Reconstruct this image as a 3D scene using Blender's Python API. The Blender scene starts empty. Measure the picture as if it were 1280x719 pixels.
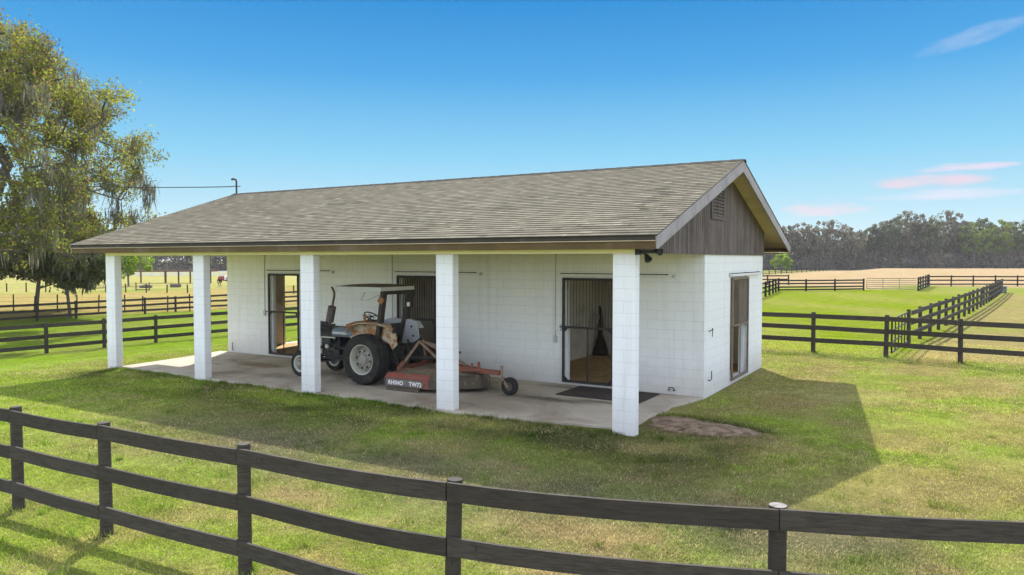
import bpy, bmesh, math, random
import numpy as np
from mathutils import Vector, Matrix
R = math.radians
rng = np.random.default_rng(7)
random.seed(7)
scn = bpy.context.scene
COL = scn.collection

# ------------------------------------------------------------------ helpers
class MB:
    """collects shapes, builds ONE mesh object"""
    def __init__(s): s.v = []; s.f = []; s.m = []
    def add(s, vs, fs, mi=0):
        b = len(s.v); s.v += [tuple(v) for v in vs]
        s.f += [tuple(b+i for i in f) for f in fs]; s.m += [mi]*len(fs); return s
    def box(s, x0, y0, z0, x1, y1, z1, mi=0):
        v = [(x0,y0,z0),(x1,y0,z0),(x1,y1,z0),(x0,y1,z0),(x0,y0,z1),(x1,y0,z1),(x1,y1,z1),(x0,y1,z1)]
        return s.add(v, [(0,3,2,1),(4,5,6,7),(0,1,5,4),(1,2,6,5),(2,3,7,6),(3,0,4,7)], mi)
    def bar(s, p, q, w, h, up=(0,0,1), mi=0):
        p, q = Vector(p), Vector(q); d = (q-p).normalized(); up = Vector(up)
        if abs(d.dot(up)) > .98: up = Vector((0,1,0))
        a = d.cross(up).normalized()*w/2; b = a.cross(d).normalized()*h/2
        v = [p-a-b,p+a-b,p+a+b,p-a+b,q-a-b,q+a-b,q+a+b,q-a+b]
        return s.add(v, [(0,1,2,3),(7,6,5,4),(0,4,5,1),(1,5,6,2),(2,6,7,3),(3,7,4,0)], mi)
    def path(s, pts, rad, n=8, mi=0, cap=True):
        pts = [Vector(p) for p in pts]; rad = rad if hasattr(rad,'__len__') else [rad]*len(pts)
        vs = []; prev = None
        for i,p in enumerate(pts):
            d = (pts[min(i+1,len(pts)-1)]-pts[max(i-1,0)]).normalized()
            a = prev - d*prev.dot(d) if prev is not None else d.cross(Vector((0,0,1) if abs(d.z)<.9 else (1,0,0)))
            a.normalize(); prev = a; b = d.cross(a)
            vs += [p + (a*math.cos(t*2*math.pi/n)+b*math.sin(t*2*math.pi/n))*rad[i] for t in range(n)]
        fs = [(i*n+t, i*n+(t+1)%n, (i+1)*n+(t+1)%n, (i+1)*n+t) for i in range(len(pts)-1) for t in range(n)]
        if cap: fs += [tuple(reversed(range(n))), tuple(range((len(pts)-1)*n, len(pts)*n))]
        return s.add(vs, fs, mi)
    def tube(s, p, q, r, n=8, mi=0): return s.path([p,q], r, n, mi)
    def lathe(s, c, ax, prof, n=24, mi=0, close=False):
        c, ax = Vector(c), Vector(ax).normalized()
        a = ax.cross(Vector((0,0,1) if abs(ax.z)<.9 else (1,0,0))).normalized(); b = ax.cross(a)
        vs = [c+ax*h+(a*math.cos(t*2*math.pi/n)+b*math.sin(t*2*math.pi/n))*r for r,h in prof for t in range(n)]
        k = len(prof)
        fs = [(i*n+t, i*n+(t+1)%n, ((i+1)%k)*n+(t+1)%n, ((i+1)%k)*n+t) for i in range(k if close else k-1) for t in range(n)]
        return s.add(vs, fs, mi)
    def prism(s, poly, z0, z1, mi=0):
        """poly in xy extruded along z"""
        n = len(poly); vs = [(x,y,z0) for x,y in poly]+[(x,y,z1) for x,y in poly]
        fs = [tuple(reversed(range(n))), tuple(range(n,2*n))]+[(i,(i+1)%n,n+(i+1)%n,n+i) for i in range(n)]
        return s.add(vs, fs, mi)
    def prismy(s, poly, y0, y1, mi=0):
        """poly in xz extruded along y"""
        n = len(poly); vs = [(x,y0,z) for x,z in poly]+[(x,y1,z) for x,z in poly]
        fs = [tuple(range(n)), tuple(reversed(range(n,2*n)))]+[(i,n+i,n+(i+1)%n,(i+1)%n) for i in range(n)]
        return s.add(vs, fs, mi)
    def prismx(s, poly, x0, x1, mi=0):
        """poly in yz extruded along x"""
        n = len(poly); vs = [(x0,y,z) for y,z in poly]+[(x1,y,z) for y,z in poly]
        fs = [tuple(reversed(range(n))), tuple(range(n,2*n))]+[(i,(i+1)%n,n+(i+1)%n,n+i) for i in range(n)]
        return s.add(vs, fs, mi)
    def ball(s, c, r, sx=1, sy=1, sz=1, n=10, k=6, mi=0):
        prof = [(math.sin(math.pi*i/k)*r+1e-4, -math.cos(math.pi*i/k)*r) for i in range(k+1)]
        b = len(s.v); s.lathe((0,0,0),(0,0,1),prof,n,mi)
        s.v[b:] = [(c[0]+x*sx, c[1]+y*sy, c[2]+z*sz) for x,y,z in s.v[b:]]
        return s
    def build(s, name, mats, parent=None, smooth=False, bevel=0, fix=True):
        me = bpy.data.meshes.new(name); org = Vector(parent['_o']) if parent and '_o' in parent else Vector((0,0,0))
        P = np.array(s.v, float)
        me.from_pydata((P-np.array(org)).tolist(), [], s.f)
        mats = mats if isinstance(mats,(list,tuple)) else [mats]
        for m in mats: me.materials.append(m)
        me.polygons.foreach_set('material_index', s.m)
        if fix:
            bm = bmesh.new(); bm.from_mesh(me); bmesh.ops.recalc_face_normals(bm, faces=bm.faces); bm.to_mesh(me); bm.free()
        uv = me.uv_layers.new(name='UVMap'); dat = np.zeros(len(me.loops)*2)
        for p in me.polygons:                                   # box projection in metres
            nx,ny,nz = abs(p.normal.x),abs(p.normal.y),abs(p.normal.z)
            for li in p.loop_indices:
                x,y,z = P[me.loops[li].vertex_index]
                dat[2*li:2*li+2] = (x,z) if ny>=nx and ny>=nz else ((y,z) if nx>=nz else (x,y))
        uv.data.foreach_set('uv', dat)
        if smooth is True: me.polygons.foreach_set('use_smooth',[True]*len(me.polygons))
        elif smooth:
            me.polygons.foreach_set('use_smooth',[True]*len(me.polygons)); me.set_sharp_from_angle(angle=R(smooth))
        o = bpy.data.objects.new(name, me); COL.objects.link(o)
        if parent: o.parent = parent; o['_o'] = tuple(parent.get('_o',(0,0,0)))
        if bevel:
            b = o.modifiers.new('Bevel','BEVEL'); b.width = bevel; b.segments = 1; b.limit_method = 'ANGLE'; b.angle_limit = R(50)
        return o

def fast_mesh(name, V, F, mats, parent=None, attr=None, mi=None, smooth=False):
    me = bpy.data.meshes.new(name); org = np.array(parent['_o'] if parent and '_o' in parent else (0,0,0), float)
    V = np.asarray(V, np.float32)-org.astype(np.float32); F = np.asarray(F, np.int32); k = F.shape[1]
    me.vertices.add(len(V)); me.vertices.foreach_set('co', V.ravel())
    me.loops.add(F.size); me.loops.foreach_set('vertex_index', F.ravel())
    me.polygons.add(len(F)); me.polygons.foreach_set('loop_start', np.arange(len(F),dtype=np.int32)*k)
    try: me.polygons.foreach_set('loop_total', np.full(len(F),k,np.int32))
    except Exception: pass
    for m in (mats if isinstance(mats,(list,tuple)) else [mats]): me.materials.append(m)
    if mi is not None: me.polygons.foreach_set('material_index', np.asarray(mi,np.int32))
    if smooth: me.polygons.foreach_set('use_smooth', np.ones(len(F),bool))
    me.update(calc_edges=True); me.validate()
    if attr is not None:
        for n,(typ,a) in attr.items():
            at = me.attributes.new(n, typ, 'POINT')
            if typ == 'FLOAT_COLOR':
                a = np.c_[a, np.ones(len(a))]; at.data.foreach_set('color', np.asarray(a,np.float32).ravel())
            else: at.data.foreach_set('value', np.asarray(a,np.float32))
    o = bpy.data.objects.new(name, me); COL.objects.link(o)
    if parent: o.parent = parent; o['_o'] = tuple(parent.get('_o',(0,0,0)))
    return o

def tag(o, label, cat, group=None):
    o['label'] = label; o['category'] = cat
    if group: o['group'] = group
    return o
def struct(o): o['kind'] = 'structure'; return o
def stuff(o, label=None, cat=None):
    o['kind'] = 'stuff'
    if label: o['label'] = label
    if cat: o['category'] = cat
    return o
def thing(name, label, cat, loc, group=None):
    o = bpy.data.objects.new(name, None); o.empty_display_size = .2; COL.objects.link(o)
    o.location = loc; o['_o'] = tuple(loc); return tag(o, label, cat, group)
def sub(o, parent): return o

# ------------------------------------------------------------------ material helpers
class NT:
    def __init__(s, name):
        s.m = bpy.data.materials.new(name); s.m.use_nodes = True; s.t = s.m.node_tree; s.t.nodes.clear()
        s.out = s.n('ShaderNodeOutputMaterial')
    def n(s, typ, props=None, **inp):
        nd = s.t.nodes.new(typ)
        for k,v in (props or {}).items(): setattr(nd,k,v)
        for k,v in inp.items():
            k = k.replace('_',' ') if k not in nd.inputs else k
            s.set(nd.inputs[int(k[1:])] if k[0]=='i' and k[1:].isdigit() else nd.inputs[k], v)
        return nd
    def set(s, sock, v):
        if isinstance(v, bpy.types.Node): v = v.outputs[0]
        if isinstance(v, bpy.types.NodeSocket): s.t.links.new(v, sock)
        elif isinstance(v,(tuple,list)) and len(v)==3 and sock.type=='RGBA': sock.default_value = (*v,1)
        else: sock.default_value = v
    def coord(s, kind='pos'):
        if kind=='pos': return s.n('ShaderNodeNewGeometry').outputs['Position']
        if kind=='uv': return s.n('ShaderNodeTexCoord').outputs['UV']
        return s.n('ShaderNodeTexCoord').outputs['Object']
    def noise(s, scale, detail=4, rough=.55, co=None, out='Fac', dist=0):
        nd = s.n('ShaderNodeTexNoise', None, Scale=scale, Detail=detail, Roughness=rough, Distortion=dist)
        if co is not None: s.set(nd.inputs['Vector'], co)
        return nd.outputs[out]
    def scale(s, co, v):
        return s.n('ShaderNodeVectorMath', {'operation':'MULTIPLY'}, i0=co, i1=v).outputs[0]
    def ramp(s, fac, stops):
        nd = s.n('ShaderNodeValToRGB'); s.set(nd.inputs[0], fac); e = nd.color_ramp.elements
        while len(e) < len(stops): e.new(.5)
        for el,(p,c) in zip(e,stops):
            el.position = p; el.color = (c,c,c,1) if not hasattr(c,'__len__') else (*c,1)
        return nd.outputs[0]
    def mix(s, f, a, b, bt='MIX'):
        nd = s.n('ShaderNodeMix', {'data_type':'RGBA','blend_type':bt})
        s.set(nd.inputs[0], f); s.set(nd.inputs[6], a); s.set(nd.inputs[7], b); return nd.outputs[2]
    def math(s, op, a, b=0.0):
        nd = s.n('ShaderNodeMath', {'operation':op}); s.set(nd.inputs[0],a); s.set(nd.inputs[1],b); return nd.outputs[0]
    def bump(s, h, strength=.4, dist=.02):
        return s.n('ShaderNodeBump', None, Strength=strength, Distance=dist, Height=h).outputs[0]
    def princ(s, color, rough=.8, bump=None, metal=0, spec=.3):
        b = s.n('ShaderNodeBsdfPrincipled'); s.set(b.inputs['Base Color'], color); s.set(b.inputs['Roughness'], rough)
        b.inputs['Metallic'].default_value = metal; b.inputs['Specular IOR Level'].default_value = spec
        if bump is not None: s.set(b.inputs['Normal'], bump)
        s.set(s.out.inputs[0], b.outputs[0]); return s.m

def simple(name, c, rough=.7, var=.35, scale=6, bump=.15, metal=0, c2=None, thr=(.45,.65), spec=.3, s2=None):
    """paint / metal with uneven tone, optional second colour (rust, dirt) in patches"""
    t = NT(name); co = t.coord('obj')
    dark = tuple(x*(1-var) for x in c); lite = tuple(min(1,x*(1+var*.6)) for x in c)
    col = t.mix(t.noise(scale,6,.6,co), dark, lite)
    if c2: col = t.mix(t.ramp(t.noise(s2 or scale*.7,7,.65,co,dist=.3), [(thr[0],0.),(thr[1],1.)]), col, c2)
    rgh = t.math('ADD', t.math('MULTIPLY', t.noise(scale*2,3,.5,co), .25), rough-.12)
    return t.princ(col, rgh, t.bump(t.noise(scale*8,5,.6,co), bump, .01), metal, spec)

def mat_cmu(name, white=(.80,.80,.79), dirt=.5):
    t = NT(name); uv = t.coord('uv'); pos = t.coord('pos')
    br = t.n('ShaderNodeTexBrick', {'offset':.5,'squash':1.0}, Vector=uv, Color1=(1,1,1), Color2=(.93,.93,.93), Mortar=(0,0,0), Scale=1.0, Mortar_Size=.005, Mortar_Smooth=.35, Bias=0., Brick_Width=.4064, Row_Height=.2032)
    base = t.mix(t.noise(2.2,5,.6,pos), white, tuple(x*.90 for x in white))
    base = t.mix(t.ramp(t.noise(26,4,.7,pos),[(.50,0.),(.72,.22)]), base, (.55,.54,.52))
    joint = t.math('MULTIPLY', br.outputs['Fac'], t.ramp(t.noise(1.6,4,.6,pos),[(.3,.14),(.7,.50)]))
    base = t.mix(joint, base, (.36,.355,.35))
    # dirt splashed up from the ground and faint run marks
    z = t.n('ShaderNodeSeparateXYZ', None, Vector=pos).outputs[2]
    lo = t.n('ShaderNodeMapRange', None, Value=t.math('ADD', z, t.math('MULTIPLY', t.noise(5,5,.65,pos), -.45)), i1=.55, i2=-.25, i3=0., i4=1.).outputs[0]
    base = t.mix(t.math('MULTIPLY', lo, dirt), base, (.30,.25,.19))
    strk = t.noise(1.0,6,.6,t.scale(pos,(7,7,.35)))
    base = t.mix(t.ramp(strk,[(.52,0.),(.75,.28)]), base, (.47,.45,.40))
    h = t.math('ADD', t.math('MULTIPLY', br.outputs['Fac'], -1.), t.math('MULTIPLY', t.noise(60,5,.7,pos), .35))
    return t.princ(base, .75, t.bump(h, .40, .008), 0, .25)

def mat_shingle():
    t = NT('shingles'); uv = t.coord('uv'); pos = t.coord('pos')
    br = t.n('ShaderNodeTexBrick', {'offset':.37,'squash':1.0}, Vector=uv, Color1=(0,0,0), Color2=(1,1,1), Mortar=(.5,.5,.5), Scale=1., Mortar_Size=.0035, Mortar_Smooth=.1, Bias=0., Brick_Width=.30, Row_Height=.1425)
    br2 = t.n('ShaderNodeTexBrick', {'offset':.63,'squash':1.0}, Vector=uv, Color1=(0,0,0), Color2=(1,1,1), Mortar=(.5,.5,.5), Scale=1., Mortar_Size=.0, Brick_Width=.17, Row_Height=.1425)
    v = t.math('ADD', t.math('MULTIPLY', br.outputs['Color'], .55), t.math('MULTIPLY', br2.outputs['Color'], .45))
    col = t.ramp(v, [(.0,(.052,.045,.031)),(.35,(.135,.121,.083)),(.7,(.178,.160,.111)),(1.,(.30,.273,.198))])
    col = t.mix(t.ramp(t.noise(.55,5,.6,pos),[(.35,0.),(.7,.5)]), col, (.19,.165,.12))
    col = t.mix(t.ramp(t.noise(1.1,6,.65,pos),[(.5,0.),(.75,.18)]), col, (.15,.145,.115))
    col = t.mix(t.ramp(t.noise(150,2,.5,pos),[(.3,.0),(.75,.35)]), col, (.11,.105,.09))
    col = t.mix(t.math('MULTIPLY',br.outputs['Fac'],.8), col, (.05,.048,.042))
    return t.princ(col, .92, t.bump(t.math('ADD', t.noise(220,3,.6,pos), t.math('MULTIPLY',v,.8)), .5, .006), 0, .05)

def mat_boards(name, c1, c2, c3, pitch=.14, horiz=False, axis='uv', rough=.85, grey=.5):
    """weathered vertical boards, joints in the bump and a thin dark gap"""
    t = NT(name); uv = t.coord('uv'); pos = t.coord('pos')
    s = t.n('ShaderNodeSeparateXYZ', None, Vector=uv).outputs[1 if horiz else 0]
    u = t.math('DIVIDE', s, pitch); fr = t.math('FRACT', u); idx = t.math('FLOOR', u)
    rnd = t.n('ShaderNodeTexWhiteNoise', {'noise_dimensions':'1D'}, W=idx).outputs[0]
    gap = t.ramp(t.math('ABSOLUTE', t.math('SUBTRACT', fr, .5)), [(.44,0.),(.485,1.)])
    gr = t.noise(1.,7,.7,t.scale(pos,(34,34,2.2) if not horiz else (2.2,2.2,34)))
    col = t.mix(rnd, c1, c2); col = t.mix(t.ramp(gr,[(.45,0.),(.72,grey)]), col, c3)
    col = t.mix(t.ramp(t.noise(1.3,6,.7,pos),[(.45,0.),(.75,.5)]), col, tuple(x*.45 for x in c1))
    col = t.mix(gap, col, (.012,.010,.009))
    return t.princ(col, rough, t.bump(t.math('ADD', t.math('MULTIPLY',gap,-1.), t.math('MULTIPLY',gr,.35)), .6, .012), 0, .2)

def mat_fence(name='fence_board', base=(.036,.030,.0245), lite=(.10,.084,.068)):
    t = NT(name); co = t.coord('obj'); pos = t.coord('pos')
    rnd = t.n('ShaderNodeObjectInfo').outputs['Random']
    g = t.noise(3.0,7,.7,t.scale(pos,(2.,2.,22)), dist=.2)
    col = t.mix(t.ramp(g,[(.35,0.),(.68,.75)]), base, lite)
    col = t.mix(t.math('MULTIPLY', rnd, .45), col, tuple(x*.6 for x in base))
    col = t.mix(t.ramp(t.noise(2.2,5,.65,pos),[(.56,0.),(.72,.5)]), col, (.075,.068,.060))
    col = t.mix(t.ramp(t.noise(14,3,.5,pos),[(.66,0.),(.73,.6)]), col, (.02,.018,.016))
    return t.princ(col, .86, t.bump(g, .5, .008), 0, .2)

def mat_concrete():
    t = NT('concrete'); pos = t.coord('pos')
    col = t.mix(t.noise(1.2,6,.65,pos), (.34,.29,.225), (.52,.455,.37))
    col = t.mix(t.ramp(t.noise(.55,5,.6,pos,dist=.6),[(.47,0.),(.66,.8)]), col, (.21,.165,.115))
    col = t.mix(t.ramp(t.noise(3.4,7,.75,pos),[(.55,0.),(.7,.6)]), col, (.30,.265,.22))
    col = t.mix(t.ramp(t.noise(40,3,.6,pos),[(.55,0.),(.75,.4)]), col, (.2,.19,.17))
    col = t.mix(t.ramp(t.noise(1.1,4,.6,t.scale(pos,(.6,2.2,1))),[(.62,0.),(.72,.55)]), col, (.09,.08,.065))
    nz = t.noise(2.6,6,.7,pos,'Color')
    for cx,cy,rx,ry,cc,k in ((-2.2,1.95,1.3,.28,(.10,.085,.055),.9),(-1.2,2.2,.9,.16,(.11,.09,.06),.8),(-11.3,2.3,1.1,.5,(.17,.10,.06),.75),(-7.6,2.2,1.0,.55,(.09,.075,.055),.8),(-4.3,2.3,1.0,.6,(.14,.115,.075),.75),(-2.6,3.4,.8,.14,(.13,.11,.085),.7),(-9.5,1.2,.8,.4,(.17,.14,.10),.6)):
        p = t.n('ShaderNodeVectorMath',{'operation':'SUBTRACT'},i0=pos,i1=(cx,cy,.05)); p = t.n('ShaderNodeVectorMath',{'operation':'MULTIPLY'},i0=p,i1=(1/rx,1/ry,0.))
        wv = t.n('ShaderNodeVectorMath',{'operation':'MULTIPLY_ADD'},i0=nz,i1=(1.6,1.6,0.),i2=(-.8,-.8,0.)); p = t.n('ShaderNodeVectorMath',{'operation':'ADD'},i0=p,i1=wv)
        d = t.n('ShaderNodeVectorMath',{'operation':'LENGTH'},i0=p).outputs[1]
        col = t.mix(t.math('MULTIPLY', t.ramp(d,[(.35,1.),(1.,0.)]), k), col, cc)
    return t.princ(col, .85, t.bump(t.noise(30,7,.7,pos), .4, .01), 0, .25)

def leaf_mat(name, stops, trans=.35, nscale=.35):
    t = NT(name); g = t.n('ShaderNodeNewGeometry')
    f = t.math('ADD', t.math('MULTIPLY', g.outputs['Random Per Island'], .55), t.math('MULTIPLY', t.noise(nscale,3,.6,g.outputs['Position']), .75))
    f = t.math('SUBTRACT', f, .15)
    col = t.ramp(f, stops)
    d = t.n('ShaderNodeBsdfDiffuse', None, Color=col); tr = t.n('ShaderNodeBsdfTranslucent', None, Color=col)
    mx = t.n('ShaderNodeMixShader', None, Fac=trans); t.set(mx.inputs[1], d); t.set(mx.inputs[2], tr)
    t.set(t.out.inputs[0], mx); return t.m

def grass_mat():
    t = NT('grass_blades'); g = t.n('ShaderNodeNewGeometry'); a = t.n('ShaderNodeAttribute', {'attribute_name':'tone'}).outputs['Color']
    r = t.ramp(g.outputs['Random Per Island'], [(0.,.62),(.7,1.08),(1.,1.6)])
    col = t.mix(1., a, r, 'MULTIPLY')
    d = t.n('ShaderNodeBsdfDiffuse', None, Color=col); tr = t.n('ShaderNodeBsdfTranslucent', None, Color=col)
    mx = t.n('ShaderNodeMixShader', None, Fac=.4); t.set(mx.inputs[1], d); t.set(mx.inputs[2], tr)
    t.set(t.out.inputs[0], mx); return t.m

def ground_mat():
    t = NT('turf'); pos = t.coord('pos'); a = t.n('ShaderNodeAttribute', {'attribute_name':'tone'}).outputs['Color']
    m = t.ramp(t.noise(9,7,.7,pos), [(.3,.6),(.72,1.35)])
    col = t.mix(1., a, m, 'MULTIPLY')
    m2 = t.ramp(t.noise(1.3,6,.65,pos), [(.35,.80),(.7,1.18)])
    col = t.mix(1., col, m2, 'MULTIPLY')
    st = t.ramp(t.noise(.28,6,.7,t.scale(pos,(1,1,0))), [(.42,0.),(.68,.42)])
    col = t.mix(st, col, (.19,.155,.065))
    fine = t.ramp(t.noise(60,4,.7,pos), [(.3,.65),(.72,1.3)])
    col = t.mix(1., col, fine, 'MULTIPLY')
    return t.princ(col, .95, t.bump(t.noise(30,6,.75,pos), .8, .05), 0, 0.)

M = {}
M['cmu'] = mat_cmu('painted_block'); M['colm'] = mat_cmu('painted_column', (.84,.84,.845), .35)
M['wallin'] = simple('interior_block', (.68,.64,.54), .9, .25, 1.5, .3, 0, (.30,.26,.19), (.5,.75))
M['shing'] = mat_shingle()
M['fascia'] = simple('fascia_paint', (.115,.074,.028), .8, .5, 2.2, .3, 0, (.16,.12,.08), (.52,.75))
M['drip'] = simple('drip_edge', (.052,.042,.034), .7, .4, 3, .2, 0, (.11,.10,.09), (.55,.8))
M['ridge'] = simple('ridge_shingle', (.075,.070,.060), .98, .4, 9, .4, 0, (.12,.11,.09), (.5,.7), spec=0.)
M['rake'] = simple('rake_board_paint', (.34,.31,.315), .75, .25, 3, .3, 0, (.22,.20,.20), (.5,.72))
M['soffit'] = simple('soffit_ply', (.62,.50,.32), .85, .25, 1.4, .2, 0, (.36,.27,.16), (.5,.75))
M['ceil'] = simple('porch_ceiling', (.84,.73,.40), .85, .12, 1.5, .1)
M['beam'] = simple('beam_paint', (.82,.76,.50), .8, .15, 2, .2)
M['siding'] = mat_boards('gable_boards', (.085,.066,.058), (.155,.125,.115), (.34,.29,.275), .135)
M['conc'] = mat_concrete()
M['dirt'] = simple('bare_soil', (.29,.205,.135), .95, .45, 5, 1., 0, (.11,.072,.042), (.42,.6), s2=6)
M['shav'] = simple('stall_bedding', (.56,.38,.17), .95, .4, 9, 1., 0, (.30,.18,.07), (.45,.7))
M['dark'] = simple('dark_steel', (.030,.026,.024), .6, .4, 8, .2, 0, (.07,.05,.035), (.55,.75))
M['bars'] = simple('bar_steel', (.05,.043,.034), .55, .4, 8, .1)
M['galv'] = simple('galvanised', (.48,.48,.47), .5, .25, 8, .1, .3, (.30,.26,.22), (.58,.78))
M['trim'] = simple('white_trim', (.72,.72,.70), .7, .2, 5, .2, 0, (.42,.38,.32), (.6,.8))
M['doorwood'] = simple('door_wood', (.20,.155,.11), .85, .4, 4, .3, 0, (.10,.08,.06), (.5,.7))
M['mat'] = simple('rubber_mat', (.045,.034,.030), .9, .35, 7, .5, 0, (.09,.07,.055), (.5,.8))
M['fence'] = mat_fence(); M['fence_cap'] = simple('post_end_grain', (.26,.24,.225), .9, .45, 22, .6, 0, (.07,.06,.05), (.5,.7))
M['fence2'] = mat_fence('fence_board_dark', (.018,.015,.013), (.045,.04,.034))
M['wire'] = simple('cable_black', (.05,.05,.05), .6, .2); M['wire2'] = simple('fence_wire', (.17,.15,.13), .6, .2)
M['tire'] = simple('tyre_rubber', (.022,.021,.020), .85, .3, 9, .3, 0, (.075,.066,.055), (.5,.8))
M['rim'] = simple('rim_paint', (.46,.455,.37), .55, .25, 7, .2, 0, (.30,.20,.11), (.62,.8))
M['rimd'] = simple('hub_paint', (.31,.29,.25), .6, .4, 9, .2, 0, (.16,.09,.05), (.5,.7))
M['rust'] = simple('rusty_cream_paint', (.50,.45,.33), .75, .3, 5, .3, 0, (.36,.145,.045), (.44,.56), s2=4.5)
M['rust2'] = simple('rusty_orange', (.38,.17,.065), .8, .5, 6, .3, 0, (.13,.05,.028), (.46,.62), s2=6)
M['fendg'] = simple('grey_fender', (.40,.40,.42), .6, .2, 4, .15, 0, (.22,.17,.13), (.62,.8))
M['blue'] = simple('faded_blue', (.15,.18,.22), .5, .35, 6, .2, 0, (.34,.36,.38), (.55,.75))
M['eng'] = simple('engine_black', (.030,.029,.028), .6, .5, 10, .3, 0, (.10,.075,.055), (.52,.75))
M['rops'] = simple('rops_paint', (.045,.036,.030), .7, .4, 8, .2, 0, (.20,.085,.045), (.60,.75))
M['canopy'] = simple('canopy_white', (.55,.55,.51), .7, .2, 3, .2, 0, (.36,.32,.25), (.55,.8))
M['canopyt'] = simple('canopy_top_grime', (.16,.12,.095), .9, .4, 4, .3, 0, (.33,.28,.22), (.55,.75))
M['muff'] = simple('muffler_rust', (.135,.105,.09), .8, .4, 9, .3, 0, (.06,.045,.04), (.5,.7))
M['red'] = simple('mower_red', (.27,.068,.050), .75, .4, 5, .3, 0, (.17,.11,.08), (.46,.64), s2=7)
M['redrust'] = simple('mower_frame_red', (.25,.080,.050), .75, .45, 7, .3, 0, (.15,.09,.06), (.46,.66))
M['pale'] = simple('worn_steel_brace', (.28,.185,.13), .75, .35, 7, .2, 0, (.16,.09,.06), (.5,.7))
M['decal'] = simple('decal_strip', (.17,.15,.14), .6, .35, 9, .1, 0, (.10,.07,.06), (.5,.7))
M['letter'] = simple('decal_letter', (.78,.77,.74), .6, .12, 14, .05, 0, (.35,.30,.28), (.63,.75))
M['litter'] = simple('dry_clippings', (.20,.155,.105), .95, .5, 16, 1., 0, (.10,.075,.045), (.45,.65))
M['skirt'] = simple('dirty_deck_skirt', (.10,.078,.058), .85, .5, 7, .5, 0, (.24,.19,.13), (.55,.7))
M['bark'] = simple('oak_bark', (.11,.095,.082), .95, .45, 3, .9, 0, (.19,.175,.16), (.5,.7))
M['barkd'] = simple('far_bark', (.13,.115,.11), .95, .3, 1, .3)
M['lamp'] = simple('floodlight_black', (.02,.02,.02), .45, .2)
M['trough'] = simple('trough_grey', (.17,.18,.19), .6, .3)
M['wfence'] = simple('white_board', (.66,.66,.68), .8, .2)
M['shelter'] = simple('shelter_timber', (.13,.07,.055), .85, .3)
M['horse'] = simple('horse_coat', (.045,.026,.018), .7, .3); M['blanket'] = simple('horse_blanket', (.22,.055,.06), .8, .2)
M['blankp'] = simple('blanket_panel', (.66,.56,.56), .8, .1)
M['hay'] = simple('dark_bundle', (.055,.042,.030), .95, .5, 20, 1.)

# ------------------------------------------------------------------ terrain
def ss(t):
    t = np.clip(t,0,1); return t*t*(3-2*t)
def gz(x, y): return -0.7*ss((-14.8-np.asarray(x,float))/9)
def vn(x, y, s, seed=0):
    """smooth value noise"""
    x = np.asarray(x,float)*s+seed*17.3; y = np.asarray(y,float)*s+seed*9.1
    xi = np.floor(x); yi = np.floor(y); fx = x-xi; fy = y-yi; fx = fx*fx*(3-2*fx); fy = fy*fy*(3-2*fy)
    def h(a,b): 
        v = np.sin(a*127.1+b*311.7+seed*74.7)*43758.5453; return v-np.floor(v)
    return (h(xi,yi)*(1-fx)+h(xi+1,yi)*fx)*(1-fy)+(h(xi,yi+1)*(1-fx)+h(xi+1,yi+1)*fx)*fy
def fbm(x,y,s,seed=0,o=4): return sum(vn(x,y,s*2**i,seed+i)*.5**i for i in range(o))/sum(.5**i for i in range(o))
LIME = np.array((.31,.40,.06)); OLIVE = np.array((.39,.355,.13)); TAN = np.array((.42,.33,.165)); BUFF = np.array((.47,.325,.20)); DEEP_SHADE = np.array((.135,.185,.055))
def lerp(a,b,t): return a*(1-t[:,None])+b*t[:,None]
DIAG0, DIAG1 = (3.53,17.4), (8.3,69.)
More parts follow.
